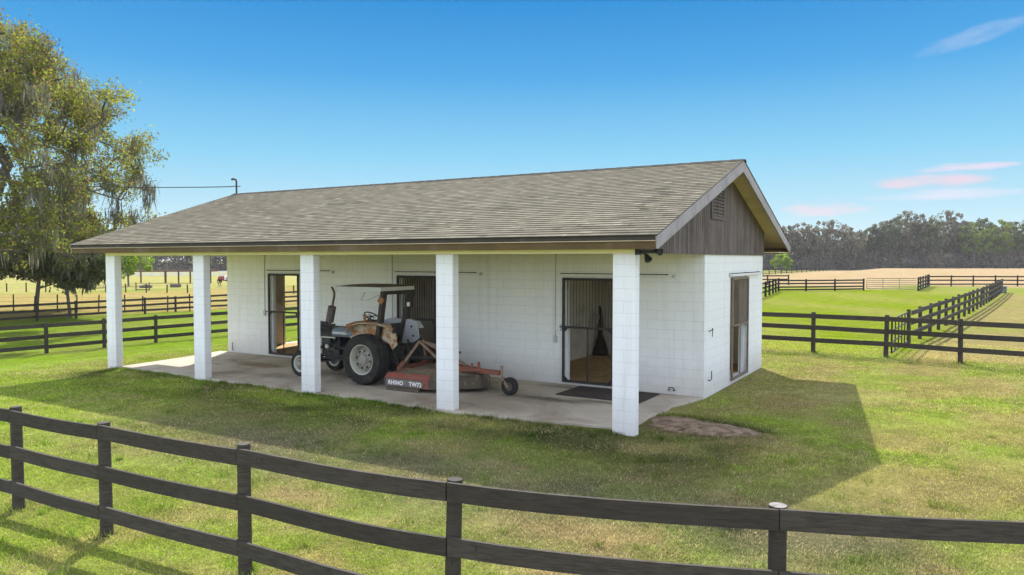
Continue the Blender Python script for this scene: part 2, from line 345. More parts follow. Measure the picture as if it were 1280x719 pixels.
def tone(x, y):
    x = np.asarray(x,float); y = np.asarray(y,float); n = fbm(x,y,.35,1); n2 = fbm(x,y,1.3,5); n3 = fbm(x,y,.09,9,3)
    # home lawn: patchy green and straw
    n4 = fbm(x,y,3.2,13,3); dry = np.clip((n-.46)*3.0+(n2-.5)*1.3+(n4-.5)*1.6,0,1)
    c = lerp(np.tile(LIME,(len(x),1)), OLIVE*1.05, dry)
    n5 = fbm(x,y,7.5,15,2); n6 = fbm(x,y,.8,25,4)
    right = ss((x+.5)/3)*ss((y+4.5)/4)*(y<14)
    c = lerp(c, np.array((.43,.31,.15)), right*np.clip((n6-.45)*2.8,0,.6))
    near = ss((2-y)/6)*ss((x+6)/5)                                  # drier towards the road-side fence
    c = lerp(c, np.array((.50,.36,.18)), near*np.clip((n2-.44)*2.6+(n4-.5),0,.65))
    mid = np.exp(-((y+3.4)/1.5)**2)*ss((x+10)/4)*(1-ss((x-4)/2))  # grey-brown band, also darkened to carry the barn's shade
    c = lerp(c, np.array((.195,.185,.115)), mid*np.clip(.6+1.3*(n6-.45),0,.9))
    lush_shade = np.exp(-((y+.7)/1.25)**2)*ss((x+15.5)/1.5)*(1-ss((x-1.6)/1.2)) # lusher strip along the slab, barn shade darkened into its tone
    c = lerp(c, DEEP_SHADE*.5, lush_shade*np.clip((n6-.24)*3.0+(n4-.5)*.8,0,.95))
    lush = ss((-6.5-x)/5)*ss((y+6.5)/3)
    c = lerp(c, np.array((.30,.42,.045)), lush*(1-lush_shade)*np.clip(.75-1.2*(n2-.5),0,.9)*.75)
    sd = np.exp(-(((x-1.15)/1.25)**2+((y-1.2)/.75)**2)**1.5)*np.clip(.5+1.2*n4,0,1); c = lerp(c, np.array((.21,.155,.10)), np.clip(sd*1.2,0,.95))
    c = .95*c*(.70+.60*n5)[:,None]*(.80+.40*n4)[:,None]
    # paddock beyond the near right fence
    pd = ss((y-13.2)/.6); 
    stripe = .5+.5*np.sin((x*.9+y*.55)*.62+n3*5)
    pc = lerp(np.tile(np.array((.32,.44,.02)),(len(x),1)), np.array((.50,.48,.13)), np.clip(stripe*1.1-.35+.5*(n-.5),0,1)*.75)
    c = lerp(c, pc, pd)
    xd = DIAG0[0]+(y-DIAG0[1])*(DIAG1[0]-DIAG0[0])/(DIAG1[1]-DIAG0[1])
    tr = ss((x-xd-.2)/.6)*pd
    c = lerp(c, lerp(np.tile(np.array((.52,.44,.17)),(len(x),1)), LIME*1.1, np.clip((.45-n)*2.5,0,.6)), tr)
    far = ss((y+.45*x-66)/4)*ss((x+55)/30)
    c = lerp(c, lerp(np.tile(BUFF*1.75,(len(x),1)), TAN*1.6, n), far)
    gs = far*ss((88-(y+.3*x))/8)*ss((x+3)/4)
    c = lerp(c, np.array((.30,.46,.03)), gs*.8)
    # left meadow
    lw = ss((-15.5-x)/5)*(1-far)
    lc = lerp(np.tile(np.array((.29,.46,.03)),(len(x),1)), np.array((.42,.44,.12)), np.clip(np.sin(x*.8+n3*6)*.5+.15+(n-.5),0,1)*.6)
    c = lerp(c, lc, lw)
    lt = ss((-43-x+.35*(y-12))/3)*ss((x-.3*(y-30)+80)/4)*(1-far)
    c = lerp(c, np.array((.74,.52,.22)), lt*np.clip(.75+.6*(n-.5),0,1))
    lf = ss((-78-x+.3*(y-30))/6)*(1-far)
    c = lerp(c, lerp(np.tile(np.array((.60,.62,.18)),(len(x),1)), np.array((.70,.60,.24)), np.clip(n*1.5-.3,0,1)), lf)
    return c

def axis_samples(lo, hi, c0, c1, fine, grow=1.12):
    a = list(np.arange(c0, c1+1e-6, fine)); d = fine
    while a[-1] < hi: d *= grow; a.append(a[-1]+d)
    d = fine
    while a[0] > lo: d *= grow; a.insert(0, a[0]-d)
    return np.array(a)
gx = axis_samples(-1500,1500,-30,12,.4); gy = axis_samples(-300,1800,-9,24,.4)
X,Y = np.meshgrid(gx,gy); xs,ys = X.ravel(),Y.ravel()
zz = gz(xs,ys)+.035*(fbm(xs,ys,.5,3)-.5)*ss((np.abs(xs+7)-8.6)/2+ss((-.8-ys)/2)+ss((ys-10)/2))
nx,ny = len(gx),len(gy); I = np.arange(nx*ny).reshape(ny,nx)
F = np.stack([I[:-1,:-1],I[:-1,1:],I[1:,1:],I[1:,:-1]],-1).reshape(-1,4)
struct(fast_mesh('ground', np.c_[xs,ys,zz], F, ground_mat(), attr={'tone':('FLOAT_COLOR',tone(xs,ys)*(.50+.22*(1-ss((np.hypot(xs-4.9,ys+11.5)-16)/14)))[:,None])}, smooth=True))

# bare patch beside the near column
poly = [(.42,1.95),(.9,1.82),(1.5,1.66),(2.05,1.52),(2.18,1.2),(1.95,.86),(1.45,.72),(.95,.62),(.55,.72),(.30,1.0),(.22,1.5)]
b = MB(); cx,cy = 1.1,1.2; ring = [(x,y) for x,y in poly]
K = 7; vs = [(cx,cy,.022)]; fs = []
sm = []
for i in range(len(ring)):
    p0,p1 = ring[i],ring[(i+1)%len(ring)]
    for k in range(4): sm.append((p0[0]+(p1[0]-p0[0])*k/4+random.uniform(-.09,.09), p0[1]+(p1[1]-p0[1])*k/4+random.uniform(-.06,.06)))
for k in range(1,K+1):
    for x,y in sm:
        px,py = cx+(x-cx)*k/K, cy+(y-cy)*k/K
        vs.append((px,py,.006+.022*(1-(k/K)**4)+.02*float(fbm(np.array([px]),np.array([py]),3.,2)[0])*(k<K)))
n = len(sm)
fs = [(0,1+i,1+(i+1)%n) for i in range(n)]+[(1+(k-1)*n+i,1+k*n+i,1+k*n+(i+1)%n,1+(k-1)*n+(i+1)%n) for k in range(1,K) for i in range(n)]
struct(b.add(vs,fs).build('dirt_patch', M['dirt'], smooth=True))

# porch slab with a worn front edge
edge = [(-14.32,.12),(-13.2,.22),(-11.9,.14),(-10.6,.02),(-9.2,.10),(-7.8,.01),(-6.6,.03),(-5.6,.10),(-4.4,.04),(-3.3,-.06),(-2.3,.02),(-1.4,.13),(-.6,.24),(.02,.33),(.14,.9),(.10,1.5),(.22,2.1),(.16,2.6),(.30,3.1),(.42,3.76)]
pl = [(x+random.uniform(-.02,.02),y+random.uniform(-.02,.02)) for x,y in edge]+[(.42,3.805),(-14.9,3.805),(-14.55,2.)]
struct(MB().prism(pl,-.15,.05).build('porch_slab', M['conc'], bevel=.012))

# ------------------------------------------------------------------ horse barn
XL,XR,YF,YB,ZT = -14.574,.426,3.81,9.14,3.10
barn = thing('horse_barn', 'long white block stable with shingled gable roof and open columned porch', 'barn', (-7.,4.,0))
def wall_sheet(mb, axis, plane, inner, a0,a1, holes, z0=-.2, z1=ZT):
    """wall between plane (outer) and inner with rectangular holes (a,b,z0,z1); outer mi 0, inner mi 1"""
    ca = sorted({a0,a1,*[h[0] for h in holes],*[h[1] for h in holes]}); cz = sorted({z0,z1,*[h[2] for h in holes],*[h[3] for h in holes]})
    pt = (lambda p,a,z:(a,p,z)) if axis=='y' else (lambda p,a,z:(p,a,z))
    inh = lambda a,z: any(h[0]<a<h[1] and h[2]<z<h[3] for h in holes)
    for p,mi in ((plane,0),(inner,1)):
        for i in range(len(ca)-1):
            for j in range(len(cz)-1):
                if inh((ca[i]+ca[i+1])/2,(cz[j]+cz[j+1])/2): continue
                mb.add([pt(p,ca[i],cz[j]),pt(p,ca[i+1],cz[j]),pt(p,ca[i+1],cz[j+1]),pt(p,ca[i],cz[j+1])],[(0,1,2,3)],mi)
    for a,b_,c,d in holes:
        for q in (((a,c),(a,d)),((b_,c),(b_,d)),((a,d),(b_,d)),((a,c),(b_,c))):
            mb.add([pt(plane,*q[0]),pt(inner,*q[0]),pt(inner,*q[1]),pt(plane,*q[1])],[(0,1,2,3)],0)
DOORS = [(-12.68,-11.40),(-7.75,-6.47),(-2.86,-1.58)]
ZD0,ZD1 = .10,2.52; ED = (5.88,7.42)
w = MB(); wall_sheet(w,'y',YF,YF+.2,XL,XR,[(a,b_,ZD0,ZD1) for a,b_ in DOORS]); w.build('wall',[M['cmu'],M['wallin']],barn)
w = MB(); wall_sheet(w,'y',YB,YB-.2,XL,XR,[(-2.35,-.95,1.2,2.5),(-7.6,-6.2,1.2,2.5),(-11.6,-10.3,1.2,2.5)]); w.build('wall',[M['cmu'],M['wallin']],barn)  # rear openings are unseen, added to let light into the stalls
w = MB(); wall_sheet(w,'x',XR,XR-.2,YF,YB,[(*ED,ZD0,ZD1)]); w.build('wall',[M['cmu'],M['wallin']],barn)
w = MB(); wall_sheet(w,'x',XL,XL+.2,YF,YB,[(*ED,ZD0,ZD1)]); w.build('wall',[M['cmu'],M['wallin']],barn)
for px in (-9.6,-4.45): MB().box(px,YF+.2,.0,px+.15,YB-.2,ZT).build('partition_wall', M['wallin'], barn)
MB().box(XL+.2,YF+.2,-.05,XR-.2,YB-.2,.095).build('stall_floor', M['shav'], barn)
# columns and beam
for i in range(5):
    x = -(4-i)*3.6576
    MB().box(x,0,-.12,x+.4,.2,3.02).build('column', M['colm'], barn, bevel=.012)
MB().box(-14.63,.012,3.022,.4,.188,ZT).build('beam', M['beam'], barn)
MB().box(-14.63,.19,3.022,-14.48,YF-.003,ZT).build('beam', M['beam'], barn)
MB().box(-15.72,-.27,ZT+.002,XR-.003,YF-.002,ZT+.02).build('porch_ceiling', M['ceil'], barn)
MB().box(XL+.21,YF+.2,ZT+.001,XR-.21,YB-.2,ZT+.018).build('stall_ceiling', M['soffit'], barn)
# roof
EY0,EY1,RY,EZ,RZ,RX0,RX1 = -.32,10.46,5.07,3.315,5.085,-15.76,.90
def slope(side):
    y0 = EY0 if side==0 else EY1; L = math.hypot(RY-y0,RZ-EZ); dy,dz = (RY-y0)/L,(RZ-EZ)/L
    n_ = 40; st = L/n_; mb = MB(); uvs = []
    ny_,nz_ = (-dz,dy) if side==0 else (dz,-dy); 
    if nz_<0: ny_,nz_ = -ny_,-nz_
    for i in range(n_):
        s0 = i*st-(.02 if i else .03); s1 = (i+1)*st; h0,h1 = .013,.001
        a = (y0+dy*s0+ny_*h0, EZ+dz*s0+nz_*h0); c = (y0+dy*s1+ny_*h1, EZ+dz*s1+nz_*h1); e = (y0+dy*s0-ny_*.004, EZ+dz*s0-nz_*.004)
        mb.add([(RX0,*a),(RX1,*a),(RX1,*c),(RX0,*c),(RX0,*e),(RX1,*e)],[(0,1,2,3),(4,5,1,0)])
        v0,v1 = i*.1425+.001,(i+1)*.1425-.001
        uvs += [(RX0,v0),(RX1,v0),(RX1,v1),(RX0,v1)]+[(RX0,v0),(RX1,v0),(RX1,v0),(RX0,v0)]
    o = mb.build('roof_slope', M['shing'], barn, fix=False)
    o.data.uv_layers[0].data.foreach_set('uv', np.array(uvs).ravel()); return o
s0 = slope(0); s1 = slope(1)
def zroof(y): return EZ+(min(y,2*RY-y)-EY0)*(RZ-EZ)/(RY-EY0)
T = .10
MB().prismx([(EY0+.01,EZ-.006),(RY,RZ-.006),(EY1-.01,EZ-.006),(EY1-.01,EZ-T),(RY,RZ-T),(EY0+.01,EZ-T)],RX0+.05,RX1-.05).build('roof_deck', M['soffit'], barn)
cap = MB()
for i in range(56):
    x0 = RX0+i*.2975; x1 = x0+.32; a = .014+.0012*(i%3)
    cap.add([(x0,RY-.15,zroof(RY-.15)+a),(x1,RY-.15,zroof(RY-.15)+a-.008),(x1,RY,RZ+a+.004),(x0,RY,RZ+a+.012),(x1,RY+.15,zroof(RY-.15)+a-.008),(x0,RY+.15,zroof(RY-.15)+a)],[(0,1,2,3),(3,2,4,5)])
o = cap.build('ridge_cap', M['ridge'], s0, fix=False)
# fascia front/back, rake boards, soffits
for y,sg in ((EY0+.005,1),(EY1-.005,-1)):
    ya,yb = sorted((y+sg*.03,y+sg*.07)); MB().box(RX0+.03,ya,3.09,RX1-.045,yb,EZ-.07).build('fascia_board', M['fascia'], barn, bevel=.004)
    ya,yb = sorted((y,y+sg*.028)); MB().box(RX0+.03,ya,EZ-.088,RX1-.045,yb,EZ-.012).build('drip_board', M['drip'], barn, bevel=.004)
for x0,x1 in ((RX1-.045,RX1-.008),(RX0+.008,RX0+.045)):
    for ya in (EY0,EY1):
        MB().prismx([(ya,EZ-.018),(RY,RZ-.018),(RY,RZ-.255),(ya+(.04 if ya<0 else -.04),EZ-.225)],x0,x1).build('rake_board', M['rake'], barn, bevel=.004)
MB().box(RX0+.05,YB+.002,ZT+.002,RX1-.05,EY1-.08,ZT+.02).build('rear_soffit', M['soffit'], barn)
MB().box(XR+.032,-.25,ZT-.01,RX1-.05,.0,ZT+.02).build('cornice_return', M['siding'], barn)
for x0,x1 in ((XR-.0,XR+.03),(XL-.03,XL)):
    g = MB().prismx([(-.02,ZT+.021),(YB+.01,ZT+.021),(YB+.01,zroof(YB)-T-.002),(RY,RZ-T-.002),(-.02,zroof(-.02)-T-.002)],x0,x1)
    gab = g.build('gable_siding', M['siding'], barn)
    if x0 > -1:
        MB().box(XR+.005,.02,ZT-.075,XR+.034,YB-.01,ZT+.02).build('bottom_board', M['siding'], gab)
        fr = MB(); y0,y1,z0,z1 = 4.14,5.02,3.84,4.42; xx = XR+.031
        for a in ((y0-.06,z0-.06,y1+.06,z0),(y0-.06,z1,y1+.06,z1+.06),(y0-.06,z0,y0,z1),(y1,z0,y1+.06,z1)): fr.box(xx,a[0],a[1],xx+.035,a[2],a[3])
        vent = fr.build('vent', M['siding'], gab)
        lv = MB()
        for k in range(8):
            z = z0+.01+k*.072; lv.add([(xx+.002,y0,z+.05),(xx+.002,y1,z+.05),(xx+.03,y1,z),(xx+.03,y0,z),(xx+.002,y0,z+.058),(xx+.002,y1,z+.058),(xx+.03,y1,z+.008),(xx+.03,y0,z+.008)],[(0,1,2,3),(4,5,6,7),(3,2,6,7),(0,4,7,3),(1,2,6,5)])
        MB.build(lv,'louvre_slats', M['siding'], gab)
# doors ----------------------------------------------------------------
def stall_door(a0,a1,axis,plane,sg,frame_m,grille=True,closed=True,bar_m=None):
    """sliding door leaf hung just outside the opening; sg = outward direction"""
    P = (lambda a,d,z:(a,plane+sg*d,z)) if axis=='y' else (lambda a,d,z:(plane+sg*d,a,z))
    def bx(mb,a,b_,d0,d1,z0,z1):
        p,q = P(a,d0,z0),P(b_,d1,z1); lo = [min(i,j) for i,j in zip(p,q)]; hi = [max(i,j) for i,j in zip(p,q)]; mb.box(*lo,*hi)
    f = MB(); t = .055
    bx(f,a0,a0+t,.02,.06,ZD0,ZD1-.02); bx(f,a1-t,a1,.02,.06,ZD0,ZD1-.02)
    bx(f,a0+t,a1-t,.02,.06,ZD1-.075,ZD1-.02); bx(f,a0+t,a1-t,.02,.06,ZD0,ZD0+.06); bx(f,a0+t,a1-t,.022,.058,1.345,1.395)
    for ca,da in ((a0+t,1),(a1-t,-1)):                      # corner gussets
        for cz,dz in ((1.345,-1),(ZD0+.06,1)):
            q = [P(ca,.03,cz),P(ca+da*.09,.03,cz),P(ca,.03,cz+dz*.09)]; q2 = [P(ca,.05,cz),P(ca+da*.09,.05,cz),P(ca,.05,cz+dz*.09)]
            f.add(q+q2,[(0,1,2),(5,4,3),(0,3,4,1),(1,4,5,2),(2,5,3,0)])
    d = f.build('stall_door', frame_m, barn, bevel=.003)
    if grille:
        g = MB(); n_ = 15
        for k in range(1,n_): 
            a = a0+t+(a1-a0-2*t)*k/n_; g.tube(P(a,.04,1.395),P(a,.04,ZD1-.075),.009,6)
        g.build('bar_grille', bar_m or M['bars'], d)
    c = MB(); am = (a0+a1)/2; bx(c,am-.014,am+.014,.03,.05,ZD0+.06,1.345); c.build('centre_bar', frame_m, d)
    l = MB(); bx(l,a0-.06,a0+.12,.062,.075,1.36,1.385); l.build('latch', M['dark'], d)
    return d
def jamb(a0,a1,axis,plane,sg):
    P = (lambda a,d,z:(a,plane+sg*d,z)) if axis=='y' else (lambda a,d,z:(plane+sg*d,a,z))
    mb = MB()
    for a,b_,z0,z1 in ((a0-.0,a0+.10,ZD0,ZD1),(a1-.10,a1,ZD0,ZD1),(a0+.1,a1-.1,ZD1-.05,ZD1)):
        p,q = P(a+.001,-.16,z0+.001),P(b_-.001,-.05,z1-.001); mb.box(*[min(i,j) for i,j in zip(p,q)],*[max(i,j) for i,j in zip(p,q)])
    return mb.build('door_jamb', M['trim'], barn)
def track(a0,a1,axis,plane,sg):
    P = (lambda a,d,z:(a,plane+sg*d,z)) if axis=='y' else (lambda a,d,z:(plane+sg*d,a,z))
    mb = MB(); mb.bar(P(a0,.05,2.565),P(a1,.05,2.565),.05,.055); tr = mb.build('door_track', M['trim'], barn)
    mb2 = MB()
    for a in (a0+.05,(a0+a1)/2,a1-.15): MB().bar(P(a,.0,2.60),P(a,.07,2.60),.04,.03).build('track_bracket', M['galv'], tr)
    mb2.bar(P(a1-.02,.05,2.565),P(a1+.025,.05,2.565),.06,.07); mb2.build('end_stop', M['galv'], tr)
    k = MB(); k.tube(P(a0-.02,.075,2.60),P(a1-.1,.075,2.60),.011,6); k.build('track_rod', M['dark'], tr)
for (a,b_) in DOORS:
    jamb(a,b_,'y',YF,-1); stall_door(a,b_,'y',YF,-1,M['dark'],grille=(a>-12)); track(a-.02,a+2.63,'y',YF,-1)
jamb(*ED,'x',XR,1); stall_door(ED[0],ED[1],'x',XR,1,M['doorwood'],True,bar_m=M['doorwood']); track(5.72,8.6,'x',XR,1); jamb(*ED,'x',XL,-1)
# fittings
for x,z0 in ((-12.86,1.40),(-7.93,1.37),(-3.05,1.16)):
    c = MB(); c.tube((x,YF-.018,z0),(x,YF-.018,ZT-.002),.011,8); cd = c.build('conduit', M['galv'], barn)
    MB().box(x-.04,YF-.05,z0-.16,x+.04,YF-.002,z0).build('switch_box', M['galv'], cd, bevel=.006)
MB().box(-3.03,YF-.06,1.28,-2.90,YF-.002,1.44).build('switch_box', M['trim'], barn, bevel=.008)
MB().path([(-.30,YF-.002,.14),(-.30,YF-.09,.14),(-.30,YF-.09,.20),(-.19,YF-.09,.20),(-.19,YF-.09,.14),(-.19,YF-.002,.14)],.012,6).build('wall_hook', M['dark'], barn)
MB().path([(-14.3,YF-.002,.12),(-14.3,YF-.06,.12),(-14.3,YF-.06,.36)],.012,6).build('wall_hook', M['dark'], barn)
MB().path([(XR+.002,4.14,1.40),(XR+.06,4.14,1.42),(XR+.06,4.24,1.46),(XR+.05,4.24,1.28)],.010,6).build('wall_hook', M['dark'], barn)
MB().path([(XR+.002,4.12,.36),(XR+.05,4.12,.36),(XR+.05,4.22,.38),(XR+.05,4.22,.55)],.010,6).build('wall_hook', M['dark'], barn)
fl = MB().box(.40,-.02,ZT-.10,.47,.10,ZT+.0).bar((.46,.03,3.05),(.60,.02,3.0),.03,.03).bar((.46,.05,3.05),(.72,.04,3.055),.05,.05).build('floodlight', M['lamp'], barn)
for c,ax in (((.60,.02,2.95),(.55,-.5,-.65)),((.78,.03,3.055),(.8,-.5,-.1))):
    MB().lathe(c,ax,[(.001,-.07),(.03,-.07),(.045,-.02),(.065,.05),(.06,.055),(.04,.03),(.001,.03)],14).build('lamp_head', M['lamp'], fl, smooth=40)
ms = MB(); ms.path([(-15.62,5.05,4.95),(-15.62,5.05,5.50),(-15.64,5.04,5.56),(-15.70,5.0,5.585),(-15.76,4.97,5.56)],[.028,.028,.034,.036,.038],10)
ms = ms.build('service_mast', M['drip'], barn, smooth=40)
MB().lathe((-15.62,5.05,5.06),(0,0,1),[(.15,-.06),(.09,0),(.035,.05)],14).build('mast_flashing', M['drip'], ms)
MB().tube((-15.80,4.98,5.34),(-15.50,5.11,5.34),.014,6).build('insulator', M['drip'], ms)

# things kept in and about the barn
b = MB(); b.box(-2.36,2.46,.0505,-.46,3.66,.068)
o = b.build('rubber_mat', M['mat'], bevel=.006); tag(o,'dark brown rubber mat on the porch slab before the right stall door','mat')
hb = MB(); prof = [(.03,1.55),(.07,1.45),(.085,1.2),(.10,.95),(.13,.7),(.18,.5),(.26,.34),(.34,.22),(.38,.14),(.38,.098)]
hb.lathe((-4.11,8.70,0),(0,0,1),[(r*.62,z) for r,z in prof],14)
hb.v = [(x+.03*math.sin(z*9+y*30),y+.03*math.sin(z*13+x*20),z) for x,y,z in hb.v]
tag(hb.build('hanging_bundle', M['hay'], smooth=True),'dark brown bundle hanging in the corner inside the right stall','bundle')

def cable(name, pts, r, label):
    tag(MB().path(pts, r, 6).build(name, M['wire']), label, 'cable')
def sag(p, q, s, n=24):
    return [(p[0]+(q[0]-p[0])*t, p[1]+(q[1]-p[1])*t, p[2]+(q[2]-p[2])*t-4*s*t*(1-t)) for t in [i/n for i in range(n+1)]]
cable('power_line', sag((-15.79,4.98,5.33),(-58,10.5,9.6),.55), .017, 'thin twisted service cable running from the roof mast into the tree')
cable('power_line', sag((-24.,8.2,3.95),(-60,14.,5.0),.2), .014, 'thin lower cable crossing the foliage left of the eave')

# ------------------------------------------------------------------ tractor
TY = 2.07
tr = thing('tractor', 'old rusty farm tractor with white canopy parked on the porch slab', 'tractor', (-7.6,TY,.05))
def wheel(x,y,r,rim,wd,out,lugs,name):
    z = .05+r; hw = wd/2
    tp = [(rim,-hw*.82),(rim+.02,-hw),(r*.80,-hw*1.04),(r*.93,-hw*.96),(r*.965,-hw*.6),(r*.97,0),(r*.965,hw*.6),(r*.93,hw*.96),(r*.80,hw*1.04),(rim+.02,hw),(rim,hw*.82)]
    wr = MB(); o_ = out
    # rim: outer flange, dish, hub (o_ = +1/-1 outward along y)
    wr.lathe((x,y,z),(0,o_,0),[(rim+.012,hw*.86),(rim+.002,hw*.90),(rim-.02,hw*.84),(rim-.035,hw*.55),(rim-.05,hw*.30),(rim-.05,-hw*.80),(rim+.005,-hw*.86)],36)
    root = wr.build(name, M['rim'], tr, smooth=40)
    tm = MB(); tm.lathe((x,y,z),(0,1,0),tp,48)
    if lugs:
        for k in range(lugs):
            for sgn in (-1,1):
                a0 = (k+(.5 if sgn>0 else 0))*2*math.pi/lugs; pts = []
                for u in (0,.5,1):
                    a = a0+u*.30; yy = y+sgn*hw*(.02+.98*u); rr = r*(1.0 if u<.9 else .965)
                    for da in (-.035,.035):
                        for q in (rr,r*.93): pts.append((x+math.cos(a+da)*q,yy,z+math.sin(a+da)*q))
                fs = []
                for s_ in (0,4): fs += [(s_,s_+2,s_+6,s_+4),(s_,s_+4,s_+5,s_+1),(s_+2,s_+3,s_+7,s_+6)]
                fs += [(8,10,11,9),(0,1,3,2)]; tm.add(pts,fs)
    else:
        for k in range(-2,3): tm.lathe((x,y+k*hw*.33,z),(0,1,0),[(r*.965,-.012),(r*1.0,-.008),(r*1.0,.008),(r*.965,.012)],40)
    tm.build('tyre', M['tire'], root, smooth=35)
    h = MB(); dd = hw*.22 if lugs else hw*.35
    h.lathe((x,y,z),(0,o_,0),[(rim-.052,dd-.03),(rim*.72,dd-.01),(rim*.66,dd+.035),(rim*.5,dd+.05),(rim*.34,dd+.05),(rim*.32,dd+.085),(rim*.22,dd+.10),(.001,dd+.10)],24)
    for k in range(8):
        a = k*math.pi/4+.2; q = rim*.44; h.lathe((x+math.cos(a)*q,y+o_*(dd+.05),z+math.sin(a)*q),(0,o_,0),[(.014,0),(.014,.03),(.001,.03)],6)
    if lugs:
        for k in range(6):
            a = k*math.pi/3+.4; q = rim*.80; h.bar((x+math.cos(a)*(q-.05),y+o_*(dd-.005),z+math.sin(a)*(q-.05)),(x+math.cos(a)*(q+.06),y+o_*(dd-.02),z+math.sin(a)*(q+.06)),.08,.03,(0,1,0))
        # cast pockets
        for k in range(8):
            a = k*math.pi/4+.6; q = rim*.57; h.lathe((x+math.cos(a)*q,y+o_*(dd+.036),z+math.sin(a)*q),(0,o_,0),[(.028,0),(.028,.022),(.001,.022)],10,1)
    h.build('hub', [M['rimd'],M['eng']], root, smooth=35)
wheel(-6.70,1.40,.585,.345,.38,-1,22,'rear_wheel'); wheel(-6.70,2.76,.585,.345,.38,1,22,'rear_wheel')
wheel(-8.88,1.50,.315,.20,.17,-1,0,'front_wheel'); wheel(-8.88,2.66,.315,.20,.17,1,0,'front_wheel')
# driveline and engine
e = MB(); e.box(-7.45,1.82,.45,-6.45,2.32,.85); e.box(-8.35,1.86,.48,-7.45,2.28,.80); e.lathe((-6.70,2.07,.63),(0,1,0),[(.13,-.62),(.13,-.3),(.20,-.25),(.20,.25),(.13,.3),(.13,.62)],16); e.box(-6.50,1.85,.42,-6.28,2.29,.95)
e.build('transmission', M['eng'], tr, bevel=.02)
e = MB(); e.box(-8.72,1.84,.55,-7.95,2.30,1.12); e.box(-8.66,1.88,1.12,-8.02,2.26,1.26); e.box(-9.0,1.80,.48,-8.72,2.34,.72)
for k in range(4): e.lathe((-8.58+k*.17,1.83,.98),(0,-1,0),[(.05,0),(.05,.05),(.03,.07),(.001,.07)],10)
e.lathe((-8.45,1.80,.78),(0,-1,0),[(.055,0),(.055,.16),(.04,.18),(.001,.18)],12); e.lathe((-8.15,1.78,.72),(1,0,0),[(.001,-.14),(.06,-.14),(.06,.14),(.001,.14)],12)
e.box(-8.35,1.70,.86,-8.12,1.84,1.02); e.box(-8.05,1.72,.62,-7.85,1.84,.74)
e.path([(-8.66,1.80,1.15),(-8.58,1.72,1.24),(-8.38,1.74,1.26),(-8.2,1.80,1.18)],.028,8); e.path([(-8.7,1.86,1.30),(-8.5,1.78,1.33),(-8.3,1.83,1.32),(-8.05,1.80,1.34)],.022,8)
e.path([(-8.4,1.72,.62),(-8.1,1.70,.56),(-7.7,1.72,.58)],.018,6); e.tube((-8.7,1.78,.5),(-7.5,1.78,.5),.022,8)
en = e.build('engine', M['eng'], tr, bevel=.008)
MB().lathe((-8.28,1.77,.80),(0,-1,0),[(.055,0),(.06,.03),(.045,.05),(.001,.05)],14).build('air_horn', M['rim'], en, smooth=30)
e = MB(); e.box(-9.06,1.80,.66,-8.98,2.34,1.28); e.box(-8.98,1.84,.7,-8.93,2.30,1.24); e.build('radiator', M['eng'], tr, bevel=.01)
MB().prismx([(1.80,1.24),(1.84,1.33),(2.07,1.38),(2.30,1.33),(2.34,1.24)],-9.05,-8.75).build('hood_nose', M['blue'], tr, bevel=.01)
MB().bar((-8.88,1.62,.38),(-8.88,2.54,.38),.10,.09).bar((-8.88,2.07,.40),(-8.88,2.07,.55),.14,.16).bar((-8.88,1.56,.36),(-8.88,1.60,.52),.05,.05).bar((-8.88,2.60,.36),(-8.88,2.56,.52),.05,.05).bar((-8.62,1.66,.40),(-7.6,1.80,.52),.03,.03).build('front_axle', M['eng'], tr, bevel=.008)
# tank / side panel, cowl, dash
tk = MB(); tk.prismx([(1.66,1.06),(1.62,1.14),(1.64,1.22),(1.72,1.275),(2.40,1.275),(2.50,1.22),(2.52,1.12),(2.46,1.06)],-8.02,-7.33)
tk.build('fuel_tank', M['blue'], tr, bevel=.02)
MB().box(-7.95,1.605,1.13,-7.48,1.632,1.185).build('side_moulding', M['galv'], tr, bevel=.006)
MB().bar((-8.42,1.70,1.03),(-7.95,1.70,1.03),.03,.03).bar((-8.42,1.70,.62),(-8.42,1.70,1.03),.03,.03).build('hood_stay', M['rim'], tr)
MB().prismy([(-7.78,1.27),(-7.70,1.36),(-7.42,1.44),(-7.16,1.46),(-7.08,1.30),(-7.12,.86),(-7.5,.86),(-7.62,1.27)],1.80,2.34).build('dash_cowl', M['rust2'], tr, bevel=.02)
MB().tube((-7.30,TY,1.42),(-7.13,TY,1.55),.02).lathe((-7.12,TY,1.56),(.5,0,.86),[(.185+.015*math.cos(a),.015*math.sin(a)) for a in [i*math.pi/3 for i in range(6)]],28,0,True).bar((-7.21,TY,1.605),(-7.03,TY,1.515),.02,.015).bar((-7.12,TY-.18,1.56),(-7.12,TY+.18,1.56),.015,.02).build('steering_wheel', M['eng'], tr, smooth=40)
MB().tube((-6.93,1.62,1.40),(-6.93,1.62,1.60),.035,8).lathe((-6.93,1.62,1.6),(0,0,1),[(.042,0),(.042,.04),(.001,.045)],8).build('lever', M['rust2'], tr)
st = MB(); st.box(-6.85,1.82,1.10,-6.45,2.32,1.19); st.prismy([(-6.47,1.15),(-6.40,1.15),(-6.33,1.42),(-6.40,1.44)],1.84,2.30); st.build('seat', M['eng'], tr, bevel=.03)
